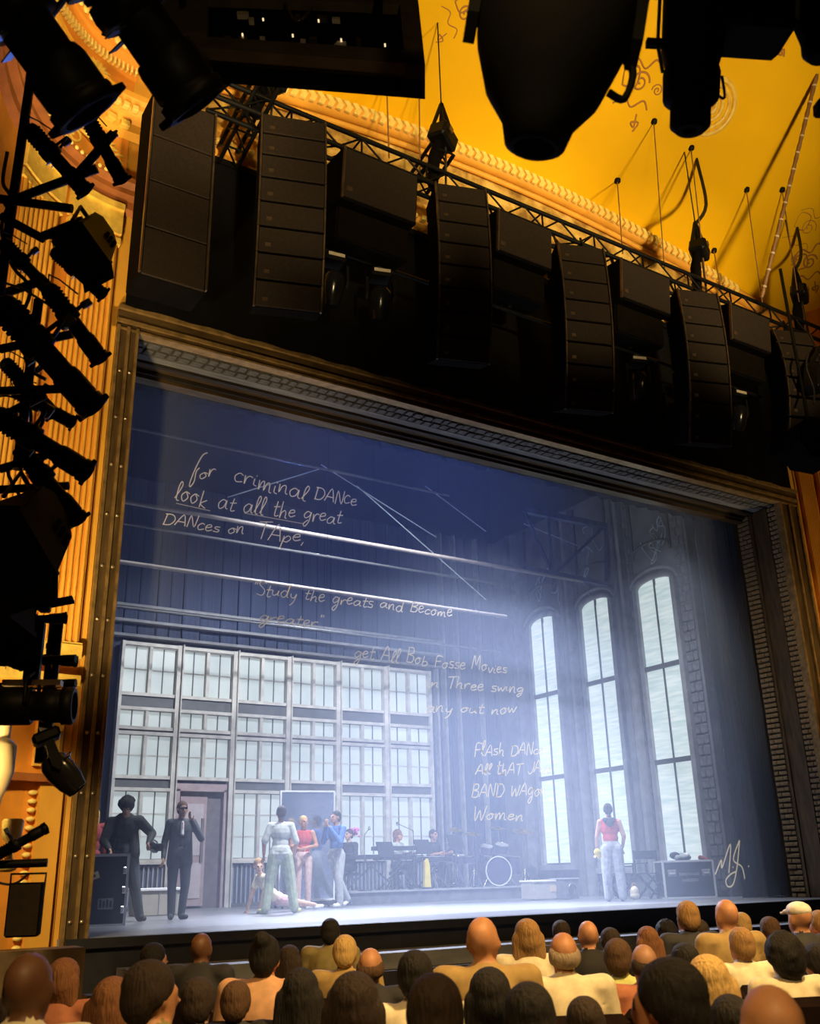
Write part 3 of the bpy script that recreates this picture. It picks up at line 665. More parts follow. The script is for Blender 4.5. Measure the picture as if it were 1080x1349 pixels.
# right wall of the set with three tall arched windows
RX = 13.2
wr = MB(); wr.box2((RX, 2.6, 0), (RX + .3, BY + .3, 9.4)); WS = struct(wr.build('wall_set_right', 'set_grey'), 'grey brick side wall of the set with three tall arched windows')
UPR = unit_box('pane_right'); UBS = unit_box('set_grey', .08)
wins = [(8.2, 7.12, .70), (6.2, 5.08, .6), (4.25, 3.08, .5)]
for wi, (ya, yb, zb) in enumerate(wins):
    ym = (ya + yb) / 2; zt = 6.66; fr = MB()
    for y in (ya, yb): fr.box2((RX - .12, y - .06, zb - .1), (RX + .02, y + .06, zt))
    arc = lambda rr, ex: [Vector((RX - .06, ym + (ya - ym + ex) * math.cos(a), zt + .0 + rr * math.sin(a))) for a in np.linspace(0, math.pi, 13)]
    fr.tube(arc(.17, .0), .07, 6); fr.tube(arc(.36, .14), .045, 6)
    fr.box2((RX - .16, yb - .1, zb - .12), (RX + .02, ya + .1, zb))
    fo = struct(fr.build('window_%d' % (7 + wi), 'set_trim'), ['farthest arched side window, left of the person in red', 'middle arched side window behind the person in red', 'nearest arched side window above the road case'][wi])
    zs = [zb, 2.72, 4.76, zt]
    for j in range(3):
        for a0, a1 in ((yb + .06, ym - .015), (ym + .015, ya - .06)):
            link('pane', UPR, fo, (RX - .02, (a0 + a1) / 2, (zs[j] + zs[j + 1]) / 2), None, (.03, a1 - a0, zs[j + 1] - zs[j] - .08))
        if j: MB().box2((RX - .1, yb, zs[j] - .05), (RX, ya, zs[j] + .05)).build('crossbar', 'muntin', fo)
    MB().box2((RX - .07, ym - .015, zb), (RX - .005, ym + .015, zt + .1)).build('mullion', 'muntin', fo)
    hp = MB()
    for sg in (-1, 1):
        pl = [Vector((RX - .02, ym + sg * .02, zt - .04))] + [Vector((RX - .02, ym + sg * (.02 + (ya - ym - .08) * math.cos(a)), zt - .04 + .15 * math.sin(a))) for a in np.linspace(0, math.pi / 2, 7)]
        hp.add(pl + [v + Vector((.02, 0, 0)) for v in pl], [tuple(range(8)), tuple(range(8, 16))[::-1]] + [(i, (i + 1) % 8, 8 + (i + 1) % 8, 8 + i) for i in range(8)])
    hp.build('arched_pane', 'pane_right', fo)
    # blank panel above each window
    pz = MB()
    for y in (ya, yb): pz.box2((RX - .05, y - .03, 7.35), (RX + .01, y + .03, 9.3))
    pz.tube([v + Vector((.02, 0, .8)) for v in arc(.2, 0)], .035, 5); pz.build('panel_moulding', 'muntin', WS)
for ya, yb in ((9.1, 8.55), (6.95, 6.45), (4.9, 4.5)):
    for k_, (dy, px_) in enumerate(((0, .2), (.12, .28), (.24, .16))):
        MB().box2((RX - px_, yb + dy, 0), (RX + .02, yb + dy + .1, 9.3)).build('pilaster_strip', 'set_trim' if k_ != 1 else 'set_grey', WS)
z = .1; k = 0
while z < 9.2:
    for ya, yb in ((6.42, 6.24), (4.48, 4.30), (3.0, 2.66)):
        cut = yb + (ya - yb) * (.4 if k % 2 else .6)
        for a, b in ((yb, cut), (cut, ya)):
            if len([1]) and z < 9.2: link('brick', UBS, WS, (RX - .015, (a + b) / 2, z + .1), None, (.05, b - a - .02, .19))
    z += .22; k += 1
# chalk graffiti above the side windows
rnd = random.Random(21)
for yc, zc_, n in ((3.6, 7.75, 5), (5.6, 7.7, 3), (7.6, 7.7, 3)):
    gm = MB()
    for i in range(n):
        p = [Vector((RX - .03, yc + rnd.uniform(-.45, .45), zc_ + rnd.uniform(-.45, .5)))]
        for j in range(7): p.append(p[-1] + Vector((0, rnd.uniform(-.2, .2), rnd.uniform(-.3, .3))))
        gm.tube(catmull(p, 4), .018, 4)
    gm.build('chalk_scribble', 'chalk_dim', WS)['kind'] = 'stuff'
# black side masking and drapes
def drape(name, label, x0, x1, y, z0, z1, m, amp=.06, nf=14, kind_y=False):
    mb = MB(); n = nf * 6; vs = []
    for i in range(n + 1):
        s = i / n; o = amp * math.sin(s * nf * math.tau) + amp * .4 * math.sin(s * nf * 2.7 * math.tau)
        q = (x0 + (x1 - x0) * s, y + o) if not kind_y else (y + o, x0 + (x1 - x0) * s)
        vs += [(q[0], q[1], z0), (q[0], q[1], z1)]
    mb.add(vs, [(2 * i, 2 * i + 2, 2 * i + 3, 2 * i + 1) for i in range(n)], True)
    return tag(mb.build(name, m), label, 'curtain')
drape('leg_curtain', 'navy pleated leg curtain right of the tall arched windows', 12.35, 13.6, 1.62, .01, 9.2, 'drape', .05, 8)
drape('leg_curtain', 'black curtain edge behind the right jamb of the stage frame', 1.24, 1.5, 12.9, .01, 9.2, 'drape_dark', .03, 6, True)
drape('leg_curtain', 'black leg curtain behind the left jamb of the stage frame', -.5, .35, 1.9, .01, 9.2, 'drape_dark', .05, 6)
drape('border_curtain', 'dark border curtain hanging high above the stage', 0, 13.2, 1.5, 7.35, 9.4, 'drape_dark', .04, 40)
mb = MB(); mb.box2((-.3, 1.2, 9.42), (13.6, 10.1, 9.6)); struct(mb.build('ceiling_stage', 'drape_dark'), 'black grid ceiling over the stage')
# lighting battens and the hanging roof frame
for qy, y, x0, x1, r, lab in ((661, 5., .9, 12.2, .045, 'long pale pipe batten crossing the set above the notes'), (741, 4.4, .9, 9.4, .04, 'lower pale pipe batten ending near the set corner'), (562, 5.6, .9, 8.9, .03, 'faint upper pipe batten under the header'), (800, 8., 1.9, 12.0, .03, 'thin pipe batten just over the window wall'), (690, 6.6, 1.6, 11.0, .03, 'thin grey batten between the two pale ones')):
    z = at(165, qy, 1, y).z
    t = thing('pipe_batten', lab, 'pipe', (x0, y, z)); MB().cyl((0, 0, 0), (x1 - x0, 0, 0), r, None, 8).build('pipe', 'pipe' if r > .035 else 'muntin', t)
    for q in (.3, (x1 - x0) / 2, x1 - x0 - .3): MB().cyl((q, 0, 0), (q, 0, 9.43 - z), .003, None, 4).build('hanger_wire', 'black_matte', t)
t = thing('rigging_lines', 'thin diagonal rigging lines crossing the dark upper stage', 'cables', (0, 0, 0))
for a_, b_ in (((423, 612), (575, 708)), ((470, 640), (640, 790)), ((640, 700), (560, 640)), ((300, 655), (420, 618)), ((690, 690), (800, 735))):
    MB().cyl(at(*a_, 1, 5.9), at(*b_, 1, 5.9), .012, None, 5).build('line', 'chalk_dim', t)
t = thing('roof_frame', 'dark steel roof truss hanging in front of the arched windows', 'truss', (0, 0, 0))
A, B, Cc, D = at(690, 748, 1, 5.), at(800, 770, 1, 5.), at(690, 672, 1, 5.), at(800, 694, 1, 5.)
for p0, p1, r in ((A, B, .06), (Cc, D, .08), (A.lerp(B, .33), A.lerp(B, .33) + Vector((0, 0, (Cc - A).z)), .025), (A.lerp(B, .33), Cc, .035), (A.lerp(B, .36), D + Vector((-.1, 0, .0)), .035), (B, D, .06)):
    MB().bar(p0, p1, r * 1.6, r * 1.6).build('beam', 'set_blue', t)

# ------------------------------------------------------------------ people
for n_, c_ in dict(skin_dark=(.16, .07, .035), skin_mid=(.42, .22, .13), skin_light=(.62, .37, .26), skin_orange=(.55, .26, .13), hair_black=(.008, .006, .006), hair_dark=(.028, .015, .009), hair_brown=(.10, .05, .022), hair_auburn=(.20, .08, .03), hair_blond=(.62, .40, .14), hair_sandy=(.36, .20, .07), hair_grey=(.34, .26, .18), eye=(.02, .02, .02), lip=(.35, .12, .1),
        cream=(.82, .72, .50), tan=(.42, .28, .10), peach=(.72, .40, .22), navy=(.02, .025, .05), charcoal=(.03, .03, .035), black_top=(.012, .011, .011), red_top=(.55, .06, .05), red_tank=(.70, .07, .08), maroon=(.26, .03, .03), grey_top=(.50, .52, .47), green_pants=(.42, .48, .34), blue_sweater=(.06, .15, .40), grey_pants=(.40, .41, .40), sweat_pants=(.45, .47, .50), suit=(.045, .05, .055), denim=(.22, .29, .36), denim_dark=(.05, .065, .085), jacket_black=(.018, .020, .019), lime=(.60, .62, .20), rust=(.45, .16, .08), bluegrey=(.36, .40, .40), olive=(.26, .21, .08), shoe_dark=(.02, .02, .02), shoe_white=(.75, .75, .75), pattern=(.65, .45, .40), white_shirt=(.80, .80, .80), tie_red=(.4, .02, .03), pinkish=(.70, .45, .45), glass_dark=(.01, .01, .012), cap_white=(.85, .80, .70)).items():
    mat(n_, c_, .55 if 'skin' in n_ else .8, var=.18, scale=14, bump=.7 if 'hair' in n_ else .05, stretch=(6, 6, 1) if 'hair' in n_ else (1, 1, 1))
def capsule(mb, p0, p1, r0, r1, n=10):
    p0 = Vector(p0); p1 = Vector(p1); L = (p1 - p0).length
    prof = [(r0 * math.cos(a), r0 * math.sin(a)) for a in np.linspace(-math.pi / 2, 0, 4)] + [(r1 * math.cos(a), L + r1 * math.sin(a)) for a in np.linspace(0, math.pi / 2, 4)]
    prof = [(max(r, 1e-5), z) for r, z in prof]
    mw = frame_of(p1 - p0 if L > 1e-6 else Vector((0, 0, 1))).to_4x4(); mw.translation = p0
    mb.lathe(prof, n, mw)
TMP = bpy.data.scenes.new('fuse_tmp')
def fuse(name, parts, voxel, smooth=2):
    """One continuous surface out of overlapping capsules and ellipsoids, faces coloured by the nearest of them."""
    mb = MB()
    for p in parts:
        if p[0] == 'c': capsule(mb, *p[1:5])
        else: mb.ball(p[1], p[2], 12, 8, p[4] if len(p) > 4 else None)
    me = bpy.data.meshes.new(name); me.from_pydata(mb.v, [], mb.f); me.update()
    o = bpy.data.objects.new(name, me); TMP.collection.objects.link(o)
    r = o.modifiers.new('r', 'REMESH'); r.mode = 'VOXEL'; r.voxel_size = voxel; r.use_smooth_shade = True
    if smooth: s_ = o.modifiers.new('s', 'SMOOTH'); s_.factor = .5; s_.iterations = smooth
    
    with bpy.context.temp_override(scene=TMP, view_layer=TMP.view_layers[0]): dg = bpy.context.evaluated_depsgraph_get()
    ev = o.evaluated_get(dg); nm = bpy.data.meshes.new_from_object(ev)
    bpy.data.objects.remove(o); bpy.data.meshes.remove(me); nm.name = name
    n = len(nm.polygons); C = np.empty(n * 3); nm.polygons.foreach_get('center', C); C = C.reshape(-1, 3)
    tags = []; best = np.full(n, 1e9); idx = np.zeros(n, int)
    for p in parts:
        tg = p[5] if p[0] == 'c' else p[3]
        if tg not in tags: tags.append(tg)
        if p[0] == 'c':
            a = np.array(p[1]); b = np.array(p[2]); ab = b - a; L2 = max(ab @ ab, 1e-9); t = np.clip(((C - a) @ ab) / L2, 0, 1)
            d = np.linalg.norm(C - a - t[:, None] * ab, axis=1) - (p[3] + (p[4] - p[3]) * t)
        else:
            q = C - np.array(p[1])
            if len(p) > 4: q = q @ np.array(p[4])
            rr = np.array(p[2]); d = (np.linalg.norm(q / rr, axis=1) - 1) * rr.min()
        b_ = d < best; best[b_] = d[b_]; idx[b_] = tags.index(tg)
    nm.materials.clear()
    for tg in tags: nm.materials.append(M(tg))
    nm.polygons.foreach_set('material_index', idx.astype(np.int32)); nm.polygons.foreach_set('use_smooth', [True] * n); nm.update(); return nm
V = Vector
STAND = dict(ankL=(.10, 0, .08), kneL=(.10, -.02, .49), hipL=(.09, 0, .92), pel=(0, 0, .97), wai=(0, 0, 1.12), che=(0, 0, 1.30), nek=(0, .01, 1.47), hed=(0, -.015, 1.625), shoL=(.175, .0, 1.41), elbL=(.235, .03, 1.13), wriL=(.245, -.04, .89), toeL=(.12, -.15, .03))
def joints(**kw):
    J = {k: V(v) for k, v in STAND.items()}
    for k in list(J):
        if k.endswith('L'): v = J[k]; J[k[:-1] + 'R'] = V((-v.x, v.y, v.z))
    for k, v in kw.items(): J[k] = V(v)
    return J
def hand(parts, wr, el, tg, curl=.5, up=V((0, -1, 0)), side=1):
    d = (wr - el).normalized(); R = frame_of(d, up); c = wr + d * .05
    parts.append(('e', c, (.036, .018, .052), tg, R))
    for k, L in enumerate((.070, .078, .074, .058)):
        b = wr + R @ V(((k - 1.5) * .019, 0, .09)); k1 = b + R @ V((0, -.012 - .02 * curl, L * .5)); k2 = k1 + R @ V((0, -.05 * curl, L * .5 * (1 - .6 * curl)))
        parts.append(('c', b, k1, .0095, .009, tg)); parts.append(('c', k1, k2, .009, .0075, tg))
    b = wr + R @ V((side * .03, 0, .03)); parts.append(('c', b, b + R @ V((side * .03, -.015, .035)), .012, .0095, tg)); parts.append(('c', b + R @ V((side * .03, -.015, .035)), b + R @ V((side * .034, -.03, .062)), .0095, .008, tg))
def head_parts(parts, J, skin, R, face=True, s=1.):
    h = J['hed']; E = lambda o, r, t: parts.append(('e', h + R @ (V(o) * s), tuple(q * s for q in r), t, R))
    E((0, .018, .02), (.076, .095, .095), skin); E((0, -.025, -.035), (.062, .068, .082), skin); E((0, -.05, -.085), (.04, .042, .032), skin)
    for sx in (-1, 1): E((sx * .079, .012, -.012), (.012, .024, .034), skin)
    if face:
        parts.append(('c', h + R @ V((0, -.092, .012)), h + R @ V((0, -.112, -.028)), .010, .015, skin))
        for sx in (-1, 1): E((sx * .030, -.086, .006), (.014, .010, .008), 'eye'); E((sx * .032, -.084, .024), (.022, .012, .007), skin)
        E((0, -.088, -.06), (.024, .010, .008), 'lip')
    parts.append(('c', J['nek'] - V((0, 0, .03)), h + R @ V((0, .01, -.06)), .055, .05, skin))
def body(J, skin, top, bot, shoe, sleeve=1., legbare=0., bulk=1., hR=(0, 0, 0), face=True, hands=True, curl=.5, feet=True, collar=None, legw=1.):
    P = []; c = lambda a, b, r0, r1, t: P.append(('c', V(a), V(b), r0, r1, t))
    R = Euler(hR, 'XYZ').to_matrix(); sp = (J['nek'] - J['pel']).normalized()
    bx_ = (J['shoL'] - J['shoR']); bx_ = (bx_ - sp * bx_.dot(sp)).normalized(); by_ = sp.cross(bx_)
    RS = Matrix(((bx_.x, by_.x, sp.x), (bx_.y, by_.y, sp.y), (bx_.z, by_.z, sp.z)))
    e = lambda p, r, t: P.append(('e', p, tuple(q * bulk for q in r), t, RS))
    e(J['pel'], (.165, .115, .13), bot); e(J['wai'], (.14, .10, .14), top); e(J['che'], (.17, .115, .18), top); e(J['che'].lerp(J['nek'], .45), (.16, .09, .10), top)
    for s in 'LR':
        sg = 1 if s == 'L' else -1
        c(J['nek'] - V((0, 0, .05)), J['sho' + s], .055, .066 * bulk if sleeve > 0 else .05, top)
        sh, el, wr = J['sho' + s], J['elb' + s], J['wri' + s]
        if sleeve >= 1: c(sh, el, .064 * bulk, .052 * bulk, top); c(el, wr, .052 * bulk, .038, top)
        elif sleeve <= 0: c(sh, el, .055, .042, skin); c(el, wr, .042, .029, skin)
        else:
            m = sh.lerp(el, min(1, sleeve * 2)); c(sh, m, .064 * bulk, .06 * bulk, top); c(m, el, .05, .042, skin)
            c(el, wr, .042, .029, skin)
        if hands: hand(P, wr, el, skin, curl, V((-sg, -.6, 0)), -sg)
        hp, kn, an = J['hip' + s], J['kne' + s], J['ank' + s]
        if legbare > 0: c(hp, hp.lerp(kn, .6), .095 * bulk, .08, bot); c(hp.lerp(kn, .6), kn, .068, .055, skin); c(kn, an, .056, .036, skin)
        else: c(hp, kn, .098 * bulk * (legw * .5 + .5), .072 * legw, bot); c(kn, an, .070 * legw, .056 * legw, bot)
        if feet:
            to = J['toe' + s]; c(an - V((0, 0, .035)), to + V((0, 0, .015)), .045, .036, shoe)
    head_parts(P, J, skin, R, face)
    if collar: P.append(('e', J['nek'] + V((0, 0, -.02)), (.068, .068, .03), collar))
    return P
def hair_mesh(kind, m, J, hR, extra=()):
    R = Euler(hR, 'XYZ').to_matrix(); h = J['hed']; P = []
    E = lambda o, r: P.append(('e', h + R @ V(o), r, m, R)); C_ = lambda a, b, r0, r1: P.append(('c', h + R @ V(a), h + R @ V(b), r0, r1, m))
    if kind in ('short', 'full', 'afro', 'long', 'bun', 'bob', 'pony', 'curl'):
        g = dict(short=.006, full=.014, afro=.04, long=.014, bun=.008, bob=.018, pony=.008, curl=.03)[kind]
        E((0, .030, .040), (.080 + g, .095 + g, .082 + g)); E((0, .07, -.01), (.072 + g, .052 + g, .08 + g))
        for sx in (-1, 1): E((sx * .058, .035, .012), (.026 + g, .05 + g, .06))
    if kind == 'long':
        for k in range(7):
            a = (k - 3) / 3.; C_((a * .085, .06 + .04 * (1 - abs(a)), .0), (a * .12, .085, -.33 - .04 * (k % 2)), .04, .026)
    if kind == 'bob':
        for k in range(7):
            a = (k - 3) / 3.; C_((a * .085, .05 + .045 * (1 - abs(a)), .0), (a * .095, .06, -.14), .04, .032)
    if kind == 'bun': E((0, .10, .10), (.05, .05, .05))
    if kind == 'pony': E((0, .13, .04), (.035, .04, .04)); C_((0, .14, .03), (.02, .15, -.2), .032, .018)
    if kind == 'fringe': E((0, .06, -.02), (.085, .058, .055)); [E((sx * .066, .03, -.01), (.022, .05, .05)) for sx in (-1, 1)]
    if kind == 'cap': E((0, .012, .055), (.086, .102, .062)); C_((-.03, -.10, .045), (.03, -.10, .045), .02, .02); C_((-.04, -.14, .035), (.04, -.14, .035), .012, .012)
    if kind == 'afro' or kind == 'curl':
        rn = random.Random(4)
        for k in range(26): a, b = rn.uniform(0, math.tau), rn.uniform(-.3, 1.4); E((.1 * math.cos(a) * math.cos(b), .03 + .11 * abs(math.sin(a)) * math.cos(b) * (1 if math.sin(a) > -.3 else .4), .03 + .11 * math.sin(b)), (.035, .035, .035))
    for q in extra: P.append(q)
    return P
def person(label, pos, rz, J, skin, top, bot, shoe, hair=None, hairm=None, s=1., voxel=.0095, group=None, hR=(0, 0, 0), hair_voxel=.012, extra_parts=(), **kw):
    P = body(J, skin, top, bot, shoe, hR=hR, **kw) + list(extra_parts)
    o = link('person', fuse('person', P, voxel), None, pos, (0, 0, rz), (s, s, s)); tag(o, label, 'person', group)
    if hair: link('hair', fuse('hair', hair_mesh(hair, hairm, J, hR), hair_voxel, 1), o)
    return o

# --- performers
LEFT = 'performers on the stage'
# man in black leaning over the case, camera in his left hand
J = joints(hed=(.0, -.24, 1.56), nek=(0, -.10, 1.44), che=(0, -.04, 1.28), shoL=(.2, -.08, 1.38), shoR=(-.2, -.10, 1.36), elbR=(-.28, -.16, 1.10), wriR=(-.2, -.34, .98), elbL=(.40, -.0, 1.20), wriL=(.34, -.26, 1.06), hipL=(.10, 0, .90), kneL=(.20, -.03, .48), ankL=(.30, .04, .08), toeL=(.36, -.11, .03), kneR=(-.12, -.04, .48), ankR=(-.16, .05, .08), toeR=(-.2, -.1, .03))
pb = person('man in black jacket, jeans and dark curls leaning over the road case', (1.46, 3.82, 0), -.25, J, 'skin_mid', 'jacket_black', 'denim_dark', 'shoe_dark', 'curl', 'hair_black', 1.02, hR=(.5, 0, -.1), bulk=1.28, legw=1.2)
fl = fuse('jacket', [('c', V((.10, -.02, 1.34)), V((.15, -.05, .92)), .09, .10, 'jacket_black'), ('c', V((-.10, -.02, 1.34)), V((-.15, -.02, .92)), .09, .10, 'jacket_black'), ('c', V((0, .06, 1.3)), V((0, .07, .9)), .10, .12, 'jacket_black')], .014); link('jacket', fl, pb)
t = thing('film_camera', 'handheld camera hanging from the hand of the man in black', 'camera', (1.82, 3.5, 1.02), (0, .4, .6))
MB().box((0, 0, 0), (.16, .09, .11), None, .012).build('camera_body', 'black_gloss', t); MB().lathe([(.045, 0), (.045, .06), (.055, .07), (.055, .14), (.04, .145)], 12, Matrix.Rotation(math.pi / 2, 4, 'X')).build('lens', 'black_metal', t); MB().tube([(-.06, 0, .05), (-.04, 0, .1), (.04, 0, .1), (.06, 0, .05)], .012, 5).build('handle', 'steel', t)
# man in suit with sunglasses, phone at his ear
J = joints(elbL=(.30, -.10, 1.17), wriL=(.13, -.21, 1.42), elbR=(-.24, .04, 1.13), wriR=(-.26, -.08, .90), hed=(0, -.02, 1.62), ankL=(.07, .02, .08), ankR=(-.09, -.02, .08))
ps = person('man in a charcoal suit and sunglasses holding a phone to his face', (2.36, 3.86, 0), -.2, J, 'skin_mid', 'suit', 'suit', 'shoe_dark', 'short', 'hair_brown', .985, hR=(.1, 0, .15), bulk=1.06, collar='white_shirt',
    extra_parts=[('c', V((0, -.105, 1.42)), V((0, -.118, 1.24)), .018, .026, 'white_shirt'), ('c', V((0, -.118, 1.40)), V((0, -.13, 1.22)), .010, .014, 'tie_red')])
link('suit_jacket', fuse('jacket', [('c', V((sx * .07, -.0, 1.3)), V((sx * .09, -.0, .82)), .10, .115, 'suit') for sx in (-1, 1)], .014), ps)
MB().box((0, -.115, 1.63), (.13, .02, .035), None, .008).build('sunglasses', 'glass_dark', ps)
# woman with red top behind the case
J = joints(hed=(0, -.03, 1.56), nek=(0, 0, 1.42))
person('blonde woman in a dark red top half hidden behind the stage frame', (1.2, 4.6, 0), .1, J, 'skin_light', 'maroon', 'maroon', 'shoe_dark', 'long', 'hair_blond', .97, hR=(.15, 0, .1))
# grey t-shirt man seen from behind
J = joints(ankL=(.23, .02, .08), toeL=(.33, -.12, .03), kneL=(.17, -.02, .49), ankR=(-.26, -.02, .08), toeR=(-.36, -.14, .03), kneR=(-.19, -.04, .49), hipR=(-.1, 0, .92), elbR=(-.27, .04, 1.12), wriR=(-.23, -.10, .93), elbL=(.28, .02, 1.14), wriL=(.27, -.14, .95))
person('man in grey t-shirt and green trousers standing with his back turned', (4.32, 4.45, 0), math.pi - .35, J, 'skin_mid', 'grey_top', 'green_pants', 'lime', 'short', 'hair_dark', .98, sleeve=.45, bulk=1.05, hR=(.05, 0, .1), legw=1.35, extra_parts=[('e', V((0, 0, 1.0)), (.185, .135, .15), 'grey_top'), ('c', V((-.07, 0, .95)), V((.07, 0, .95)), .13, .13, 'grey_top')])
# dancer stretching on the floor: arms straight down, legs along the floor
J = joints(pel=(.55, 0, .22), wai=(.40, 0, .30), che=(.24, -.02, .48), nek=(.13, -.02, .62), hed=(.06, -.04, .76), shoL=(.22, .14, .58), elbL=(.10, .16, .32), wriL=(.02, .16, .07), shoR=(.16, -.18, .57), elbR=(.04, -.22, .32), wriR=(-.04, -.2, .07), hipL=(.58, .07, .2), hipR=(.58, -.08, .2), kneL=(.98, .1, .14), ankL=(1.36, .12, .09), toeL=(1.52, .12, .05), kneR=(.96, -.12, .14), ankR=(1.34, -.12, .09), toeR=(1.5, -.13, .05))
person('dancer stretching on the stage floor with legs extended to the right', (4.12, 5.05, 0), .3, J, 'skin_light', 'cream', 'pinkish', 'shoe_white', 'short', 'hair_sandy', 1., sleeve=.3, legbare=1, hR=(.2, 0, -.5))
# woman in red by the mirror
q = at(400, 1100, 1, 6.6)
J = joints(elbR=(-.25, -.02, 1.16), wriR=(-.08, -.2, 1.1), elbL=(.26, -.02, 1.16), wriL=(.06, -.22, 1.12))
person('woman in a red vest and patterned trousers in front of the mirror', (q.x, 6.6, 0), -.5, J, 'skin_orange', 'red_top', 'pattern', 'shoe_white', 'short', 'hair_blond', .97, sleeve=0, hR=(0, 0, .5))
# blue sweater man striding, hand at his face
J = joints(hed=(0, -.03, 1.63), elbL=(.24, -.14, 1.16), wriL=(.06, -.24, 1.42), elbR=(-.24, -.12, 1.18), wriR=(-.07, -.22, 1.44), kneL=(.12, -.06, .50), ankL=(.12, -.02, .08), toeL=(.12, -.18, .03), kneR=(-.1, .16, .50), ankR=(-.1, .42, .14), toeR=(-.1, .32, .03))
person('man in a blue sweater and grey trousers striding, hand raised to his mouth', (6.35, 6.25, 0), -1.25, J, 'skin_mid', 'blue_sweater', 'grey_pants', 'shoe_white', 'short', 'hair_black', 1.01, hR=(0, 0, -.15), bulk=1.05, legw=1.2)
# person in red tank top seen from behind
J = joints(elbL=(.25, -.02, 1.14), wriL=(.27, -.12, .92), elbR=(-.25, .02, 1.14), wriR=(-.22, -.14, .96), ankL=(.13, 0, .08), ankR=(-.13, 0, .08), kneL=(.12, -.02, .49), kneR=(-.12, -.02, .49))
pr = person('person in a red tank top and grey sweatpants facing the windows', (10.46, 2.98, 0), math.pi - .7, J, 'skin_light', 'red_tank', 'sweat_pants', 'red_tank', 'short', 'hair_dark', 1.0, legw=1.4, sleeve=0, bulk=1.06, hR=(0, 0, 0))
link('hood', fuse('hood', [('c', V((-.09, .10, 1.44)), V((.09, .10, 1.44)), .045, .045, 'charcoal'), ('e', V((0, .12, 1.38)), (.07, .04, .07), 'charcoal')], .014), pr)
t = tag(link('yellow_cloth', fuse('yellow_cloth', [('e', V((0, 0, 0)), (.08, .05, .07), 'yellow'), ('e', V((.05, .02, -.05)), (.05, .04, .06), 'yellow')], .014), None, at(787, 1123, 1, 2.92)), 'bright yellow cloth held at the hip of the person in red', 'cloth')
# band members on the platform
PZ = .26
def seated(**kw):
    d = dict(pel=(0, 0, .50), wai=(0, -.02, .66), che=(0, -.04, .84), nek=(0, -.05, 1.0), hed=(0, -.08, 1.16), shoL=(.175, -.05, .94), shoR=(-.175, -.05, .94), elbL=(.24, -.12, .70), elbR=(-.24, -.12, .70), wriL=(.16, -.36, .74), wriR=(-.16, -.36, .74), hipL=(.09, -.02, .48), hipR=(-.09, -.02, .48), kneL=(.13, -.42, .5), kneR=(-.13, -.42, .5), ankL=(.13, -.40, .08), ankR=(-.13, -.40, .08), toeL=(.13, -.55, .03), toeR=(-.13, -.55, .03)); d.update(kw); return joints(**d)
for (qx, Y, rz, skin, top, bot, hair, hm, lab) in ((462, 8.5, -1.2, 'skin_light', 'charcoal', 'charcoal', 'short', 'hair_dark', 'musician with bright pink flowers in the hair at the left keyboard'),
        (521, 8.8, .5, 'skin_orange', 'grey_top', 'charcoal', 'bob', 'hair_auburn', 'red-haired keyboard player behind the centre keyboard'), (568, 8.6, .3, 'skin_mid', 'charcoal', 'charcoal', 'short', 'hair_black', 'seated musician in dark grey top beside the drum kit')):
    q = at(qx, 1110, 1, Y)
    pp = person(lab, (q.x, Y, PZ), rz, seated(), skin, top, bot, 'shoe_dark', hair, hm, 1., sleeve=.5 if qx > 560 else 1.)
    if qx < 470:
        fw_ = MB(); rn = random.Random(2)
        for k in range(16): fw_.ball((rn.uniform(-.12, .14), .04 + rn.uniform(-.08, .1), 1.22 + rn.uniform(-.1, .1)), rn.uniform(.025, .045), 6, 4)
        tag(fw_.build('flower_headpiece', 'pink', pp), 'bright pink flowers', kind='stuff')
    t = thing('stool', 'black stool under the ' + lab.split(' ', 1)[1][:60] if False else 'black padded stool of the ' + ('musician with pink flowers' if qx < 470 else 'red-haired keyboard player' if qx < 550 else 'musician beside the drums'), 'stool', (q.x, Y, PZ))
    MB().lathe([(.16, .30), (.17, .32), (.17, .37), (.0, .38)], 14).build('seat', 'case_black', t)
    for a in range(4): MB().cyl((.04 * math.cos(a * 1.57 + .8), .04 * math.sin(a * 1.57 + .8), .3), (.17 * math.cos(a * 1.57 + .8), .17 * math.sin(a * 1.57 + .8), 0), .012, None, 6).build('leg', 'steel', t)

# ------------------------------------------------------------------ stage properties
mb = MB(); mb.box2((7.25, 7.3, 0), (12.7, 9.4, PZ - .03)); t = tag(mb.build('band_platform', 'platform'), 'low dark platform carrying the band', 'platform')
MB().box2((7.22, 7.26, PZ - .03), (12.73, 9.42, PZ)).build('deck_edge', 'set_trim', t)
# standing mirror
q = at(402, 1180, 1, 7.15)
t = thing('standing_mirror', 'tall rolling mirror in a thin white frame behind the dancers', 'mirror', (q.x, 7.1, 0), (0, 0, -.22))
mh, mw_ = 2.18, .54
MB().box2((-mw_, -.02, .16), (mw_, .03, mh)).build('glass', 'mirror', t)
for a, b in (((-mw_ - .03, -.04, .12), (-mw_, .05, mh + .03)), ((mw_, -.04, .12), (mw_ + .03, .05, mh + .03)), ((-mw_, -.04, mh), (mw_, .05, mh + .03)), ((-mw_, -.04, .12), (mw_, .05, .16))): MB().box2(a, b).build('frame_bar', 'white', t)
for sx in (-1, 1):
    MB().box2((sx * mw_ - .03, -.3, .07), (sx * mw_ + .03, .35, .13)).build('foot', 'steel', t)
    for yy in (-.27, .32): MB().cyl((sx * mw_ - .015, yy, .035), (sx * mw_ + .015, yy, .035), .035, None, 10).build('caster', 'case_black', t)
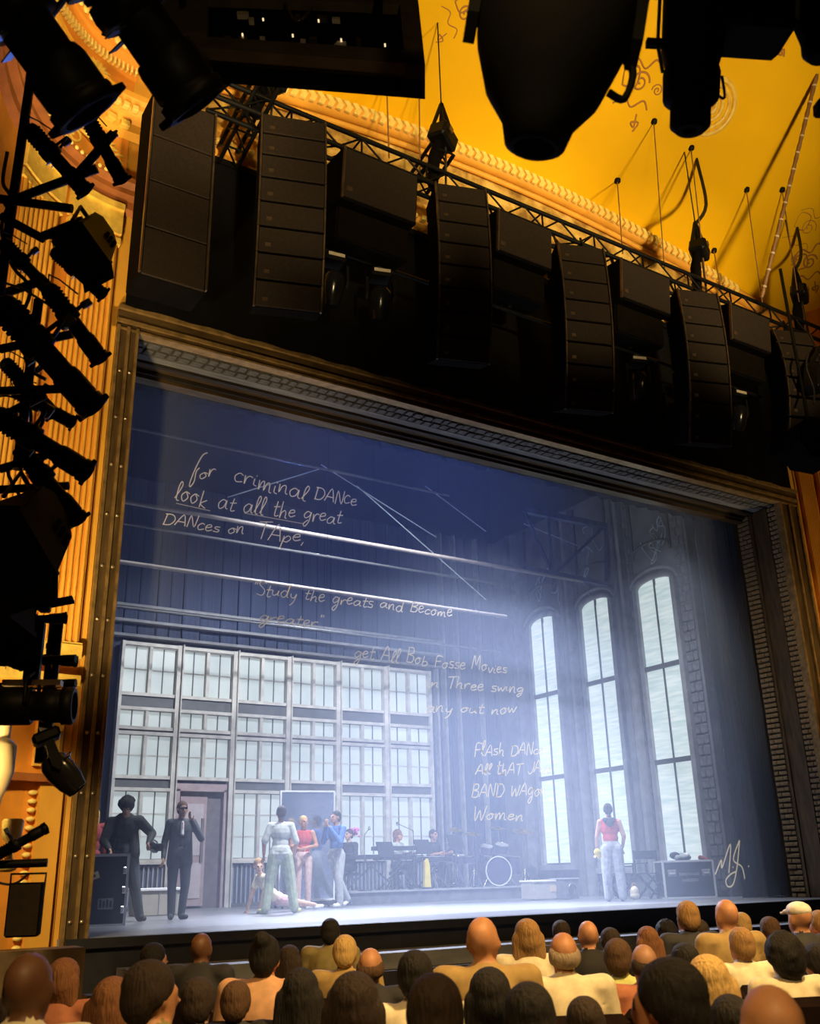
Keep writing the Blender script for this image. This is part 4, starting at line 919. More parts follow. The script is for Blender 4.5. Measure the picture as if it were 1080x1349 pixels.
# road cases
def case(label, loc, size, rz, edge='case_edge'):
    t = thing('road_case', label, 'case', loc, (0, 0, rz)); x, y, z = [q / 2 for q in size]
    MB().box((0, 0, z), size, None, .01).build('case_body', 'case_black', t); e = .018
    for sx in (-1, 1):
        for sy in (-1, 1): MB().box((sx * x, sy * y, z), (e * 2, e * 2, z * 2 + .02)).build('edge_strip', edge, t)
        for zz in (0.01, 2 * z): MB().box((sx * x, 0, zz), (e * 2, 2 * y, e * 2)).build('edge_strip', edge, t)
    for sy in (-1, 1):
        for zz in (0.01, 2 * z): MB().box((0, sy * y, zz), (2 * x, e * 2, e * 2)).build('edge_strip', edge, t)
    return t
t = case('tall black road case under the hands of the man in black', (.78, 3.10, 0), (1.0, .62, .90), -.18)
MB().box((.02, -.32, .62), (.22, .02, .09), Euler((0, -.35, 0)).to_matrix()).build('recess_handle', 'label_tan', t); MB().box((.02, -.335, .62), (.13, .015, .035), Euler((0, -.35, 0)).to_matrix()).build('grip', 'case_black', t)
MB().box((.24, -.315, .28), (.2, .015, .14)).build('label_plate', 'label_grey', t)
for k in range(4): MB().box((.17 + k * .045, -.327, .28 + .004 * (-1) ** k), (.028, .006, .10 - .02 * (k % 2))).build('stencil_mark', 'case_black', t)
for zz in (.2, .45, .7): MB().box((.46, -.33, zz), (.05, .03, .09), None, .01).build('latch', 'case_edge', t)
q = at(912, 1181, 1, 3.0)
t = case('black road case with a pale metal frame and stencilled front by the signature', (q.x, 3.15, 0), (1.0, .55, .68), -.5, 'white')
for sx in (-.34, .34): MB().box((sx, -.315, .46), (.17, .02, .13), None, .01).build('recess_handle', 'label_grey', t); MB().box((sx, -.33, .46), (.11, .015, .03)).build('grip', 'white', t)
rn = random.Random(9)
for zz, n_, x0 in ((.44, 11, -.20), (.33, 9, -.15)):
    x_ = x0
    for k in range(n_):
        w_ = rn.uniform(.018, .032); MB().box((x_ + w_ / 2, -.307, zz), (w_, .008, rn.choice((.05, .06, .045)))).build('stencil_mark', 'label_grey', t); x_ += w_ + .012
tp = thing('clothes_pile', 'crumpled clothes thrown over the pale-framed road case', 'clothes', (q.x, 3.15, .69))
link('shirt', fuse('shirt', [('e', V((.0, 0, .06)), (.22, .14, .07), 'bluegrey'), ('e', V((-.15, .05, .1)), (.12, .1, .07), 'charcoal'), ('c', V((.05, -.1, .1)), V((.2, .1, .13)), .05, .03, 'white_shirt'), ('c', V((-.2, -.05, .05)), V((.1, .1, .12)), .05, .04, 'bluegrey')], .016), tp)
link('scarf', fuse('scarf', [('c', V((.30, -.2, .05)), V((.33, -.36, .0)), .05, .035, 'maroon'), ('c', V((.33, -.36, .0)), V((.32, -.37, -.25)), .04, .03, 'maroon'), ('c', V((.38, -.34, .0)), V((.39, -.36, -.16)), .03, .02, 'pinkish')], .014), tp)
# crates and bench
q = at(712, 1183, 1, 5.6); t = thing('storage_crate', 'pale low crate left of the person in red', 'crate', (q.x, 5.6, 0), (0, 0, .1))
MB().box((0, 0, .19), (.72, .4, .34), None, .01).build('crate_body', 'cardboard', t); MB().box((0, 0, .37), (.76, .44, .04), None, .01).build('lid', 'white', t); MB().box((.2, -.205, .22), (.2, .01, .12)).build('label_plate', 'label_tan', t)
q = at(745, 1183, 1, 5.4); t = thing('storage_crate', 'dark crate with a round port at the foot of the pilaster', 'crate', (q.x, 5.4, 0), (0, 0, .1))
MB().box((0, 0, .2), (.42, .4, .38), None, .01).build('crate_body', 'platform', t); MB().box((0, 0, .4), (.46, .44, .03), None, .01).build('lid', 'set_trim', t); MB().lathe([(.12, 0), (.13, .02), (.09, .03), (.08, .01)], 16, Matrix.Translation((0, -.2, .2)) @ Matrix.Rotation(math.pi / 2, 4, 'X')).build('port_ring', 'steel', t)
q = at(206, 1178, 1, 6.2); t = thing('low_bench', 'pale boxed bench behind the two men at the left', 'bench', (q.x, 6.2, 0))
MB().box((0, 0, .42), (.9, .4, .05), None, .01).build('top', 'white', t); MB().box((0, 0, .2), (.82, .34, .39), None, .01).build('base', 'cardboard', t)
for sx in (-.3, 0, .3): MB().box((sx, -.175, .2), (.02, .012, .34)).build('groove_strip', 'set_trim', t)
# folding director's chairs
def dchair(label, loc, rz, m):
    t = thing('folding_chair', label, 'chair', loc, (0, 0, rz))
    for y in (-.2, .2):
        MB().bar((-.24, y, .02), (.24, y, .46), .035, .04).build('leg', m, t); MB().bar((.24, y, .02), (-.24, y, .46), .035, .04).build('leg', m, t)
    for x in (-.26, .26):
        MB().box((x, 0, .66), (.05, .46, .025)).build('armrest', m, t)
        for y in (-.19, .19): MB().box((x, y, .56 if y < 0 else .68), (.025, .03, .22 if y < 0 else .46)).build('post', m, t)
    MB().box((0, 0, .47), (.5, .42, .02)).build('seat', 'case_black', t); MB().box((0, .2, .82), (.52, .02, .16)).build('backrest', 'case_black', t); return t
q = at(862, 1178, 1, 3.5); dchair('dark folding director chair beside the pale-framed road case', (q.x, 3.5, 0), -.2, 'case_black')
q = at(846, 1178, 1, 3.6); dchair('folding chair half hidden behind the director chair', (q.x + .1, 4.3, 0), .3, 'case_black')
q = at(835, 1168, 1, 3.5); t = thing('tote_bag', 'small cream bag on the floor between the person in red and the chairs', 'bag', (q.x, 3.5, 0))
link('bag_body', fuse('bag', [('e', V((0, 0, .14)), (.10, .07, .11), 'cream'), ('e', V((0, 0, .07)), (.11, .08, .07), 'cream')], .016), t); MB().tube([(-.05, 0, .2), (-.04, 0, .3), (.04, 0, .3), (.05, 0, .2)], .01, 5).build('handle', 'tan', t)
# drum kit
q = at(657, 1147, 1, 7.75); DX = q.x
t = thing('drum_kit', 'drum kit with a white-hooped bass drum at the right end of the platform', 'drum kit', (DX, 7.75, PZ), (0, 0, -.25))
rx = Matrix.Rotation(math.pi / 2, 4, 'X')
MB().lathe([(.30, -.0), (.30, .42)], 24, Matrix.Translation((0, .44, .33)) @ rx).build('bass_drum', 'drum_shell', t)
hp = MB(); hp.tube([(.315 * math.cos(a), 0, .33 + .315 * math.sin(a)) for a in [k * math.tau / 32 for k in range(32)]], .015, 6, True); hp.build('hoop', 'white', t)
for sx in (-1, 1): MB().cyl((sx * .26, .05, .2), (sx * .42, -.06, 0), .012, None, 6).build('spur', 'chrome', t)
def drum(x, y, z, r, h, tilt, nm='tom'):
    m = Matrix.Translation((x, y, z)) @ Matrix.Rotation(tilt, 4, 'X')
    o = MB().lathe([(r, -h / 2), (r, h / 2)], 20, m).build(nm, 'drum_shell', t)
    for zz in (-h / 2, h / 2):
        k = MB(); k.tube([m @ V((r * 1.02 * math.cos(a), r * 1.02 * math.sin(a), zz)) for a in [i * math.tau / 20 for i in range(20)]], .010, 5, True); k.build('rim', 'chrome', o)
    MB().lathe([(r * .97, h / 2 + .004), (0, h / 2 + .005)], 20, m).build('drumhead', 'label_grey', o)
drum(-.2, .2, .80, .15, .18, .35); drum(.18, .2, .82, .16, .2, .35); drum(.55, .55, .45, .22, .4, .05, 'floor_tom'); drum(-.55, .5, .6, .18, .15, .1, 'snare'); drum(-.86, .3, .62, .15, .16, .2); drum(-.9, .62, .7, .13, .3, .1, 'conga')
for x, y, z, r, tl in ((-.55, .15, 1.15, .22, .25), (.75, .2, 1.2, .26, .3), (.35, .75, 1.3, .22, .2), (-.8, .8, .98, .19, .05), (-.95, .2, 1.25, .2, .25)):
    m = Matrix.Translation((x, y, z)) @ Matrix.Rotation(tl, 4, 'X')
    o = MB().cyl((x, y, z), (x, y, .35), .011, None, 6).build('cymbal_stand', 'chrome', t)
    for a in range(3): MB().cyl((x, y, .4), (x + .2 * math.cos(a * 2.1), y + .2 * math.sin(a * 2.1), 0), .010, None, 5).build('stand_leg', 'chrome', o)
    MB().lathe([(r, 0), (r * .3, .02), (.04, .045), (0, .05)], 20, m).build('cymbal', 'brass', o)
# keyboards, desks, music stands, microphones
def keyboard(label, x, y, rz, L=1.25, h=.74, two=False):
    t = thing('keyboard', label, 'keyboard', (x, y, PZ), (0, 0, rz))
    for k in range(2 if two else 1):
        zz = h + k * .2; o = MB().box((0, k * .08, zz), (L, .32, .09), None, .012).build('keyboard_body', 'case_black', t)
        for i in range(14): MB().box((-L / 2 + .08 + i * (L - .16) / 13.5 + .02, .10 + k * .08, zz + .05), ((L - .16) / 14, .13, .012)).build('key', 'white', o)
    for sx in (-1, 1):
        MB().bar((sx * L * .38, -.16, 0), (-sx * L * .1, .14, h - .05), .03, .03).build('stand_leg', 'steel', t); MB().bar((sx * L * .38, .16, 0), (-sx * L * .1, -.14, h - .05), .03, .03).build('stand_leg', 'steel', t)
    return t
q = at(492, 1125, 1, 8.0); keyboard('long dark electric piano played by the musician with pink flowers', q.x, 8.1, -.5, 1.5, .68)
q = at(528, 1125, 1, 8.1); keyboard('two-tier keyboard rig in front of the red-haired player', q.x, 8.2, 0, 1.15, .66, True)
q = at(572, 1125, 1, 7.9); keyboard('small keyboard in front of the musician beside the drums', q.x, 8.0, .1, .9, .62)
def mstand(label, x, y, rz, h, col='case_black'):
    t = thing('music_stand', label, 'music stand', (x, y, PZ), (0, 0, rz))
    MB().cyl((0, 0, .05), (0, 0, h), .012, None, 6).build('pole', 'steel', t)
    for a in range(3): MB().cyl((0, 0, .12), (.22 * math.cos(a * 2.1), .22 * math.sin(a * 2.1), 0), .010, None, 5).build('leg', 'steel', t)
    MB().box((0, -.02, h + .12), (.46, .02, .32), Euler((-.35, 0, 0)).to_matrix()).build('desk', col, t)
    MB().box((0, .03, h + .13), (.3, .006, .24), Euler((-.35, 0, 0)).to_matrix()).build('sheet', 'white', t); return t
for qx, Y, h, lab in ((556, 7.7, .75, 'music stand in front of the musician beside the drums'), (600, 7.7, .85, 'music stand with pale sheets between drums and keyboards'), (507, 7.6, .7, 'music stand at the left end of the keyboards')):
    q = at(qx, 1125, 1, Y); mstand(lab, q.x, Y, .2, h)
def mic(label, x, y, h, a):
    t = thing('microphone_stand', label, 'microphone', (x, y, PZ))
    MB().cyl((0, 0, .02), (0, 0, h), .010, None, 6).build('pole', 'steel', t); MB().lathe([(.14, 0), (.14, .02), (.03, .03)], 12).build('base', 'case_black', t)
    e = V((math.cos(a) * .4, math.sin(a) * .2, h + .15)); MB().cyl((0, 0, h), e, .008, None, 6).build('boom', 'steel', t); MB().ball(e, (.03, .03, .045), 8, 6).build('capsule', 'chrome', t)
for qx, Y, h, a, lab in ((628, 7.5, 1.45, .3, 'tall microphone stand left of the bass drum'), (545, 7.5, 1.2, 2.6, 'microphone stand over the keyboards'), (480, 7.5, 1.1, 1., 'microphone stand by the left keyboard')):
    q = at(qx, 1130, 1, Y); mic(lab, q.x, Y, h, a)
q = at(562, 1150, 1, 7.45); t = thing('guitar_stand', 'yellow upright case between the keyboards', 'case', (q.x, 7.45, PZ)); MB().prism([(-.08, 0), (.08, 0), (.06, .5), (.02, .62), (-.05, .55)], -.04, .04, Matrix.Rotation(math.pi / 2, 4, 'X')).build('case_body', 'yellow', t); MB().box((0, 0, .02), (.2, .16, .04)).build('foot', 'case_black', t)

# ------------------------------------------------------------------ rig over the proscenium
mb = MB(); n = 90; vs = []
for i in range(n + 1):
    x = -.28 + 13.3 * i / n; o_ = .02 * math.sin(i * 1.3)
    vs += [(x, -.32 + o_, HO - .15), (x, -.32 + o_, 10.35)]
mb.add(vs, [(2 * i, 2 * i + 2, 2 * i + 3, 2 * i + 1) for i in range(n)], True); mb.box2((-.28, -.36, 10.3), (13.0, -.28, 10.4))
tag(mb.build('masking_cloth', 'black_cloth'), 'wide black masking cloth above the stage frame behind the loudspeakers', 'curtain')
TY, TZ, TS = -1.5, 10.35, .30
TX0, TX1 = .34, 13.5
t = thing('lighting_truss', 'long black box truss carrying the loudspeakers under the ceiling', 'truss', (0, TY, TZ))
for dy in (0, TS):
    for dz in (0, TS): MB().cyl((TX0, dy, dz), (TX1, dy, dz), .036, None, 8).build('chord', 'black_metal', t)
nb = int((TX1 - TX0) / TS / 1.25); st = (TX1 - TX0) / nb
for i in range(nb):
    a, b = TX0 + i * st, TX0 + (i + 1) * st; z0, z1 = (0, TS) if i % 2 else (TS, 0)
    for dy in (0, TS): MB().cyl((a, dy, z0), (b, dy, z1), .017, None, 5, False).build('brace', 'black_metal', t)
    MB().cyl((a, z0, 0), (b, z1, 0), .017, None, 5, False).build('brace', 'black_metal', t)
    if i % 3 == 0:
        MB().cyl((a, 0, 0), (a, 0, TS), .017, None, 5, False).build('brace', 'black_metal', t); MB().cyl((a, 0, TS), (a, TS, TS), .017, None, 5, False).build('brace', 'black_metal', t)
# chain hoists with hooks and hanging lines
def hoist(label, px_, py_, s=1., kind=0, linepx=None):
    p = at(px_, py_, 1, TY + .15)
    t = thing('chain_hoist', label, 'hoist', p, None, 'chain hoists on the truss'); R = Euler((.15, .25, .5)).to_matrix()
    MB().box((0, 0, 0), (.30 * s, .22 * s, .20 * s), R, .04).build('motor_body', 'black_metal', t)
    MB().box((.02, -.14 * s, .02), (.1, .02, .1), R).build('label_plate', 'rail', t)
    MB().cyl((0, 0, .12 * s), (0, 0, .5 * s), .06, .012, 8).build('chain_guide', 'black_metal', t)
    for sx in (-1, 1): MB().bar((sx * .16 * s, 0, -.02), (0, 0, .46 * s), .05, .05).build('shackle', 'black_metal', t)
    MB().tube([(-.1, 0, -.1), (-.18, 0, -.45), (-.22, 0, TZ + .1 - p.z)], [.06, .10, .08], 8).build('chain_bag', 'black_matte', t)
    MB().tube([(.05, 0, -.1), (.02, 0, TZ + .2 - p.z)], .02, 5).build('hook', 'steel', t)
    top = zc(p.x, p.y) - p.z
    MB().cyl((0, 0, .4 * s), (0, 0, top), .012, None, 6).build('hanging_chain', 'cable', t)
    if linepx:
        ps = [V((0, 0, .42 * s))] + [at(x, y, 1, TY + .15) - p for x, y in linepx]
        MB().tube(catmull(ps, 5), .035, 6).build('feed_cable', 'cable', t)
    return t
hoist('chain hoist hanging from a single straight line above the second array', 583, 182, 1.5)
hoist('chain hoist with a kinked feed cable above the fourth array', 921, 330, 1.4, linepx=[(930, 270), (920, 220), (912, 192)])
hoist('rightmost chain hoist with a curved feed cable', 1053, 388, 1.4, linepx=[(1055, 330), (1040, 260), (1024, 204)])
hoist('chain hoist with a cable bag above the first array', 357, 100, 1.6)
for k, (X_, pa_, pb__, lab) in enumerate(((1.0, (372, 78), (300, 218), 'short black cross truss slanting past the first array'), (4.15, (588, 200), (552, 252), 'stub of cross truss below the straight hoist line'))):
    a_, b_ = at(*pa_, 0, X_), at(*pb__, 0, X_); t = thing('cross_truss', lab, 'truss', a_); d_ = b_ - a_; n_ = max(4, int(d_.length / .28))
    sx_ = V((.14, 0, 0)); up_ = V((0, 0, .3))
    for q0 in (-sx_, sx_):
        for q1 in (V((0, 0, 0)), up_): MB().cyl(q0 + q1, d_ + q0 + q1, .032, None, 8).build('chord', 'black_metal', t)
    for i in range(n_):
        f0, f1 = d_ * (i / n_), d_ * ((i + 1) / n_)
        MB().cyl(f0 - sx_, f1 + sx_, .016, None, 5, False).build('brace', 'black_metal', t)
        MB().cyl(f0 + sx_, f0 - sx_, .016, None, 5, False).build('brace', 'black_metal', t)
        for q0 in (-sx_, sx_): MB().cyl(f0 + q0, f1 + q0 + up_, .016, None, 5, False).build('brace', 'black_metal', t)
# slim rods and tie chains from the ceiling
ROD = 'suspension rods from the ceiling'
for k, (x0, y0, x1, y1, lab) in enumerate(((509, 98, 512, 190, 'thin rod hanging left of the straight hoist line'), (813, 238, 818, 316, 'short thin rod over the third array'), (861, 160, 869, 310, 'long thin rod dropping beside the ceiling scroll'), (983, 250, 1003, 395, 'thin rod left of the tie chain'), (552, 92, 552, 200, 'hair-thin wire under the corner of the tray'), (910, 195, 917, 290, 'thin red rod beside the kinked cable'), (1030, 250, 1044, 360, 'thin rod beside the curved feed cable'), (940, 330, 948, 372, 'short thin rod right of the kinked cable hoist'))):
    a = ceil_hit(x0, y0); b = at(x1, y1, 0, a.x) if False else V((a.x, a.y, a.z - 1.2 - 2.5))
    t = thing('suspension_rod', lab, 'rod', a, None, ROD); dz = a.z - (TZ + .3)
    b = V((at(x1, y1, 1, TY + .15).x - a.x, TY + .15 - a.y, TZ + .3 - a.z))
    MB().cyl((0, 0, 0), b, .012, None, 6).build('rod', 'rod', t); MB().lathe([(.07, .02), (.06, -.04), (.02, -.06)], 10).build('ceiling_socket', 'black_metal', t)
a = ceil_hit(1076, 98); b = at(1003, 392, 1, TY + .15) - a; ch = MB(); t = thing('tie_chain', 'long rope chain wound with pale ties at the upper right', 'chain', a)
MB().tube([b * (i / 40.) for i in range(41)], [.035 + .010 * (i % 2) for i in range(41)], 6).build('rope', 'rod', t)
for i in range(2, 40, 3): MB().lathe([(.047, -.015), (.047, .015)], 8, mw_of(b * (i / 40.), b)).build('tie', 'ballast', t)
# line arrays
def array(label, px_, py_, n, wd, pitch0, dp, h=.345, d=.5, yaw=-.32):
    p = at(px_, py_, 1, TY - .1)
    t = thing('line_array', label, 'loudspeaker', p, (0, 0, yaw), 'line array loudspeakers')
    me = MB(); f_ = h / 2
    me.prism([(-d / 2, -f_), (d / 2, -f_ * .78), (d / 2, f_ * .78), (-d / 2, f_)], -wd / 2, wd / 2, Matrix(((0, 0, 1, 0), (1, 0, 0, 0), (0, 1, 0, 0), (0, 0, 0, 1)))); cab = me.mesh('cabinet', 'black_matte')
    gr = MB(); gr.box((0, -d / 2 - .012, 0), (wd - .05, .025, h - .02), None, .006); grm = gr.mesh('grille', 'grille')
    rl = MB(); rl.box((0, -d / 2 - .02, 0), (.022, .05, h)); rlm = rl.mesh('side_rail', 'rail')
    bd = MB(); bd.box((0, -d / 2 - .028, 0), (.07, .008, .05)); bdm = bd.mesh('badge', 'rail')
    y, z, a = 0., 0., pitch0
    for i in range(n):
        cy, cz = y + math.sin(a) * h / 2, z - math.cos(a) * h / 2
        c = link('cabinet', cab, t, (0, cy, cz), (a, 0, 0)); link('grille', grm, c)
        for sx in (-1, 1): link('side_rail', rlm, c, (sx * (wd / 2 - .012), 0, 0))
        link('badge', bdm, c, (-wd * .33, 0, -h * .2))
        y += math.sin(a) * h; z -= math.cos(a) * h; a += dp
    MB().box((0, 0, .06), (wd * .8, d * .7, .05)).build('fly_bar', 'black_metal', t)
    for sx in (-1, 1): MB().bar((sx * wd * .3, 0, .05), (sx * wd * .3, .2, TZ - p.z + .12), .03, .03).build('pick_strap', 'black_metal', t)
    return t
array('leftmost full line array beside the truss end', 384, 176, 8, .88, -.10, .055)
array('second line array below the straight hoist line', 600, 262, 8, .80, -.10, .055)
array('third line array, in the middle of the row', 756, 338, 8, .80, -.10, .055)
array('fourth line array under the kinked cable hoist', 908, 396, 8, .78, -.10, .055)
array('rightmost curved line array by the golden pilaster', 1031, 450, 7, .82, -.30, .13)
# tall dark loudspeaker column at the left end
p = at(238, 140, 1, -1.35); t = thing('loudspeaker_column', 'tall flat dark loudspeaker column at the left end of the truss', 'loudspeaker', (p.x, -1.3, 0))
MB().box((0, 0, 8.62), (.84, .5, 2.75), None, .02).build('cabinet', 'black_matte', t)
for i in range(4): MB().box((0, -.26, 9.63 - i * .68), (.78, .03, .66), None, .008).build('grille', 'grille', t)
for sx in (-1, 1): MB().box((sx * .41, -.27, 8.62), (.02, .05, 2.7)).build('side_rail', 'rail', t)
MB().bar((0, 0, 9.9), (0.1, 0, TZ + .2), .06, .06).build('hanger', 'black_metal', t)
# wide subwoofer boxes between the arrays
def sub(label, x0, x1, ztop, h):
    t = thing('subwoofer', label, 'loudspeaker', ((x0 + x1) / 2, TY - .02, ztop), (.12, 0, 0), 'subwoofers between the arrays'); w_ = x1 - x0
    MB().box((0, .0, -h / 2), (w_, .6, h), None, .02).build('cabinet', 'black_matte', t); MB().box((0, -.31, -h / 2), (w_ - .06, .03, h - .06), None, .01).build('grille', 'grille', t)
    MB().box((-w_ / 2 + .02, -.32, -h / 2), (.025, .04, h)).build('side_rail', 'rail', t); MB().box((-w_ * .4, -.33, -h * .8), (.09, .01, .07)).build('badge', 'rail', t)
    MB().box((0, .1, -h - .28), (w_ * .95, .5, .5), None, .02).build('lower_cabinet', 'black_matte', t); MB().box((0, -.16, -h - .28), (w_ * .9, .03, .46)).build('lower_grille', mat('grille_dark', (.006, .0045, .003), 1., var=.2, spec=.03), t)
    for sx in (-.35, .35): MB().bar((sx * w_, 0, 0), (sx * w_, .1, TZ - ztop), .03, .03).build('strap', 'black_metal', t)
sub('wide subwoofer between the first and second arrays', 2.12, 3.36, 10.1, .80); sub('wide subwoofer between the second and third arrays', 4.78, 5.88, 10.1, .72); sub('wide subwoofer between the third and fourth arrays', 7.32, 8.5, 10.1, .72); sub('wide subwoofer between the fourth and rightmost arrays', 9.98, 11.1, 10.1, .72)
# pipe with moving lights and pale ballast boxes below the subwoofers
PYY, PZZ = -1.15, 8.82
t = thing('lighting_pipe', 'black pipe below the subwoofers holding the moving lights', 'pipe', (0, PYY, PZZ)); MB().cyl((1.9, 0, 0), (11.4, 0, 0), .03, None, 8).build('pipe', 'black_metal', t)
for x in (2.0, 5.3, 8.0, 11.3): MB().cyl((x, 0, 0), (x, -.2, TZ - PZZ), .012, None, 5).build('drop_strap', 'black_metal', t)
def mover(name, label, mw, group=None, gold=False):
    t = thing(name, label, 'stage light', group=group, mw=mw)   # hangs along -Z from its clamp
    MB().box((0, 0, -.08), (.34, .30, .13), None, .03).build('base', 'black_metal', t); MB().box((0, -.152, -.08), (.24, .01, .05)).build('display', 'ballast' if gold else 'steel', t)
    MB().box((0, 0, .0), (.08, .08, .1)).build('clamp', 'steel', t)
    for sx in (-1, 1): MB().prism([(-.05, -.15), (.05, -.15), (.06, -.42), (0, -.5), (-.06, -.42)], sx * .2 - .02, sx * .2 + .02, Matrix(((0, 0, 1, 0), (1, 0, 0, 0), (0, 1, 0, 0), (0, 0, 0, 1)))).build('yoke_arm', 'black_gloss', t)
    h = MB().lathe([(.03, .16), (.11, .15), (.155, .08), (.165, -.04), (.15, -.2), (.12, -.3), (.115, -.33)], 18, Matrix.Translation((0, 0, -.45)) @ Matrix.Rotation(.35, 4, 'X')).build('head', 'black_gloss', t)
    MB().lathe([(.10, -.335), (.06, -.345), (0, -.348)], 16, Matrix.Translation((0, 0, -.45)) @ Matrix.Rotation(.35, 4, 'X')).build('lens', 'lens', h)
    MB().tube([(-.14, .1, -.38), (-.2, .16, -.36), (.2, .16, -.36), (.14, .1, -.38)], .012, 5).build('handle', 'chrome', h)
    return t
for x, lab in ((2.32, 'first moving light on the pipe, beside the leftmost array'), (3.08, 'second moving light on the pipe, left of the second array'), (4.77, 'moving light right of the second array'), (8.15, 'moving light left of the fourth array'), (9.86, 'moving light right of the fourth array'), (10.66, 'last moving light, next to the rightmost array')):
    mover('moving_light', lab, Matrix.Translation((x, PYY, PZZ - .08)) @ Matrix.Rotation(random.uniform(-.4, .4), 4, 'Z'), 'moving lights on the pipe', True)
for x, lab in ((2.88, 'pale ballast box above the second moving light'), (5.42, 'pale ballast box between second and third arrays'), (8.0, 'pale ballast box between third and fourth arrays'), (10.3, 'pale ballast box left of the last moving light')):
    t = thing('ballast_box', lab, 'box', (x, PYY - .1, PZZ + .14), (0, .1, 0), 'ballast boxes on the pipe'); MB().box((0, 0, 0), (.34, .12, .13), None, .01).build('housing', 'ballast', t); MB().box((0, -.065, -.03), (.3, .01, .03)).build('vent_slot', 'black_metal', t); MB().box((0, .06, -.05), (.06, .06, .12)).build('bracket', 'black_metal', t)
# two profile spots lying on top of the truss
# ------------------------------------------------------------------ profile spots, booms and overhead units near the seats
def leko_meshes():
    d = {}
    d['body'] = MB().lathe([(.02, -.02), (.07, 0), (.085, .03), (.085, .2), (.10, .21), (.105, .26), (.10, .31), (.075, .32)], 14).mesh('housing', 'black_metal')
    fins = MB()
    for i in range(5): fins.lathe([(.086, .05 + i * .03), (.098, .052 + i * .03), (.098, .06 + i * .03), (.086, .062 + i * .03)], 14)
    d['fin'] = fins.mesh('cooling_fins', 'black_matte')
    d['tube'] = MB().lathe([(.072, .31), (.072, .46), (.082, .47), (.088, .50), (.088, .62), (.082, .63), (.095, .64), (.095, .70), (.07, .70)], 14).mesh('lens_tube', 'black_metal')
    d['gel'] = MB().box((0, 0, .685), (.175, .175, .03), None, .005).mesh('gel_frame', 'black_matte')
    d['lens'] = MB().lathe([(.075, .70), (.04, .712), (0, .715)], 14).mesh('lens', 'lens')
    d['yoke'] = MB().tube([(-.125, 0, .27), (-.13, .12, .26), (-.12, .20, .25), (.12, .20, .25), (.13, .12, .26), (.125, 0, .27)], .013, 5).mesh('yoke', 'black_metal')
    d['clamp'] = MB().box((0, .25, .25), (.06, .1, .06), None, .008).mesh('clamp', 'steel')
    d['sh'] = MB().box((0, -.11, .335), (.035, .06, .006)).box((.11, 0, .34), (.06, .035, .006)).mesh('shutter_handles', 'steel')
    d['cable'] = MB().tube([(0, .03, -.01), (0, .1, -.08), (.05, .2, -.02), (.04, .27, .15)], .008, 5).mesh('cable', 'cable')
    return d
LK = leko_meshes()
def leko(label, p0, p1, up=None, name='profile_spot', group='profile spots at the left boom', wide=1.):
    p0, p1 = V(p0), V(p1); L = (p1 - p0).length; s = L / .70
    mw = mw_of(p0, p1 - p0, up if up is not None else V((0, 0, 1))) @ Matrix.Diagonal((s * wide, s * wide, s, 1))
    t = thing(name, label, 'stage light', group=group, mw=mw)
    for k, n_ in (('body', 'housing'), ('tube', 'lens_tube'), ('gel', 'gel_frame'), ('yoke', 'yoke'), ('clamp', 'clamp'), ('cable', 'cable')): link(n_, LK[k], t)
    link('cooling_fins', LK['fin'], t.children[0]); link('lens', LK['lens'], t.children[1])
    link('shutter_handles', LK['sh'], t.children[0])['kind'] = 'stuff'
    return t
BD = 6.0
def B_(x, y, d=BD): return atd(x, y, d)
# boom: two hanging pipes with cross arms
t = thing('lighting_boom', 'black ladder boom of pipes hanging at the left of the house', 'boom', B_(12, 300))
o0 = B_(12, 300)
pa = B_(12, 300); pb_ = B_(52, 640)
pl_ = B_(55, 1005)
for (q, z0, z1, r) in ((pa, B_(8, 530).z, 9.5, .03), (pl_, pl_.z, B_(60, 795).z, .045), (B_(40, 480), B_(36, 640).z, B_(48, 375).z, .03)):
    MB().cyl(V((q.x, q.y, z0)) - o0, V((q.x, q.y, z1)) - o0, r, None, 8).build('upright_pipe', 'black_metal', t)
ARMS = [((100, 232), (150, 175)), ((5, 268), (128, 222)), ((0, 262), (95, 275)), ((2, 285), (58, 315)), ((55, 312), (110, 290)), ((0, 388), (50, 372)), ((0, 460), (95, 440)), ((0, 515), (92, 512)), ((10, 545), (60, 520)), ((0, 618), (60, 600)), ((0, 645), (90, 640)), ((0, 808), (95, 790)), ((0, 872), (100, 868)), ((0, 905), (100, 900))]
for a, b in ARMS: MB().cyl(B_(*a) - o0, B_(*b) - o0, .028, None, 8).build('cross_arm', 'black_metal', t)
MB().tube(catmull([B_(10, 200) - o0, B_(4, 240) - o0, B_(14, 262) - o0, B_(2, 300) - o0, B_(16, 350) - o0, B_(40, 380) - o0, B_(30, 420) - o0, B_(36, 480) - o0, B_(60, 500) - o0], 5), .012, 5).build('cable_run', 'cable', t)
MB().tube(catmull([B_(20, 560) - o0, B_(40, 540) - o0, B_(34, 600) - o0, B_(10, 620) - o0, B_(30, 660) - o0], 5), .012, 5).build('cable_run', 'cable', t)
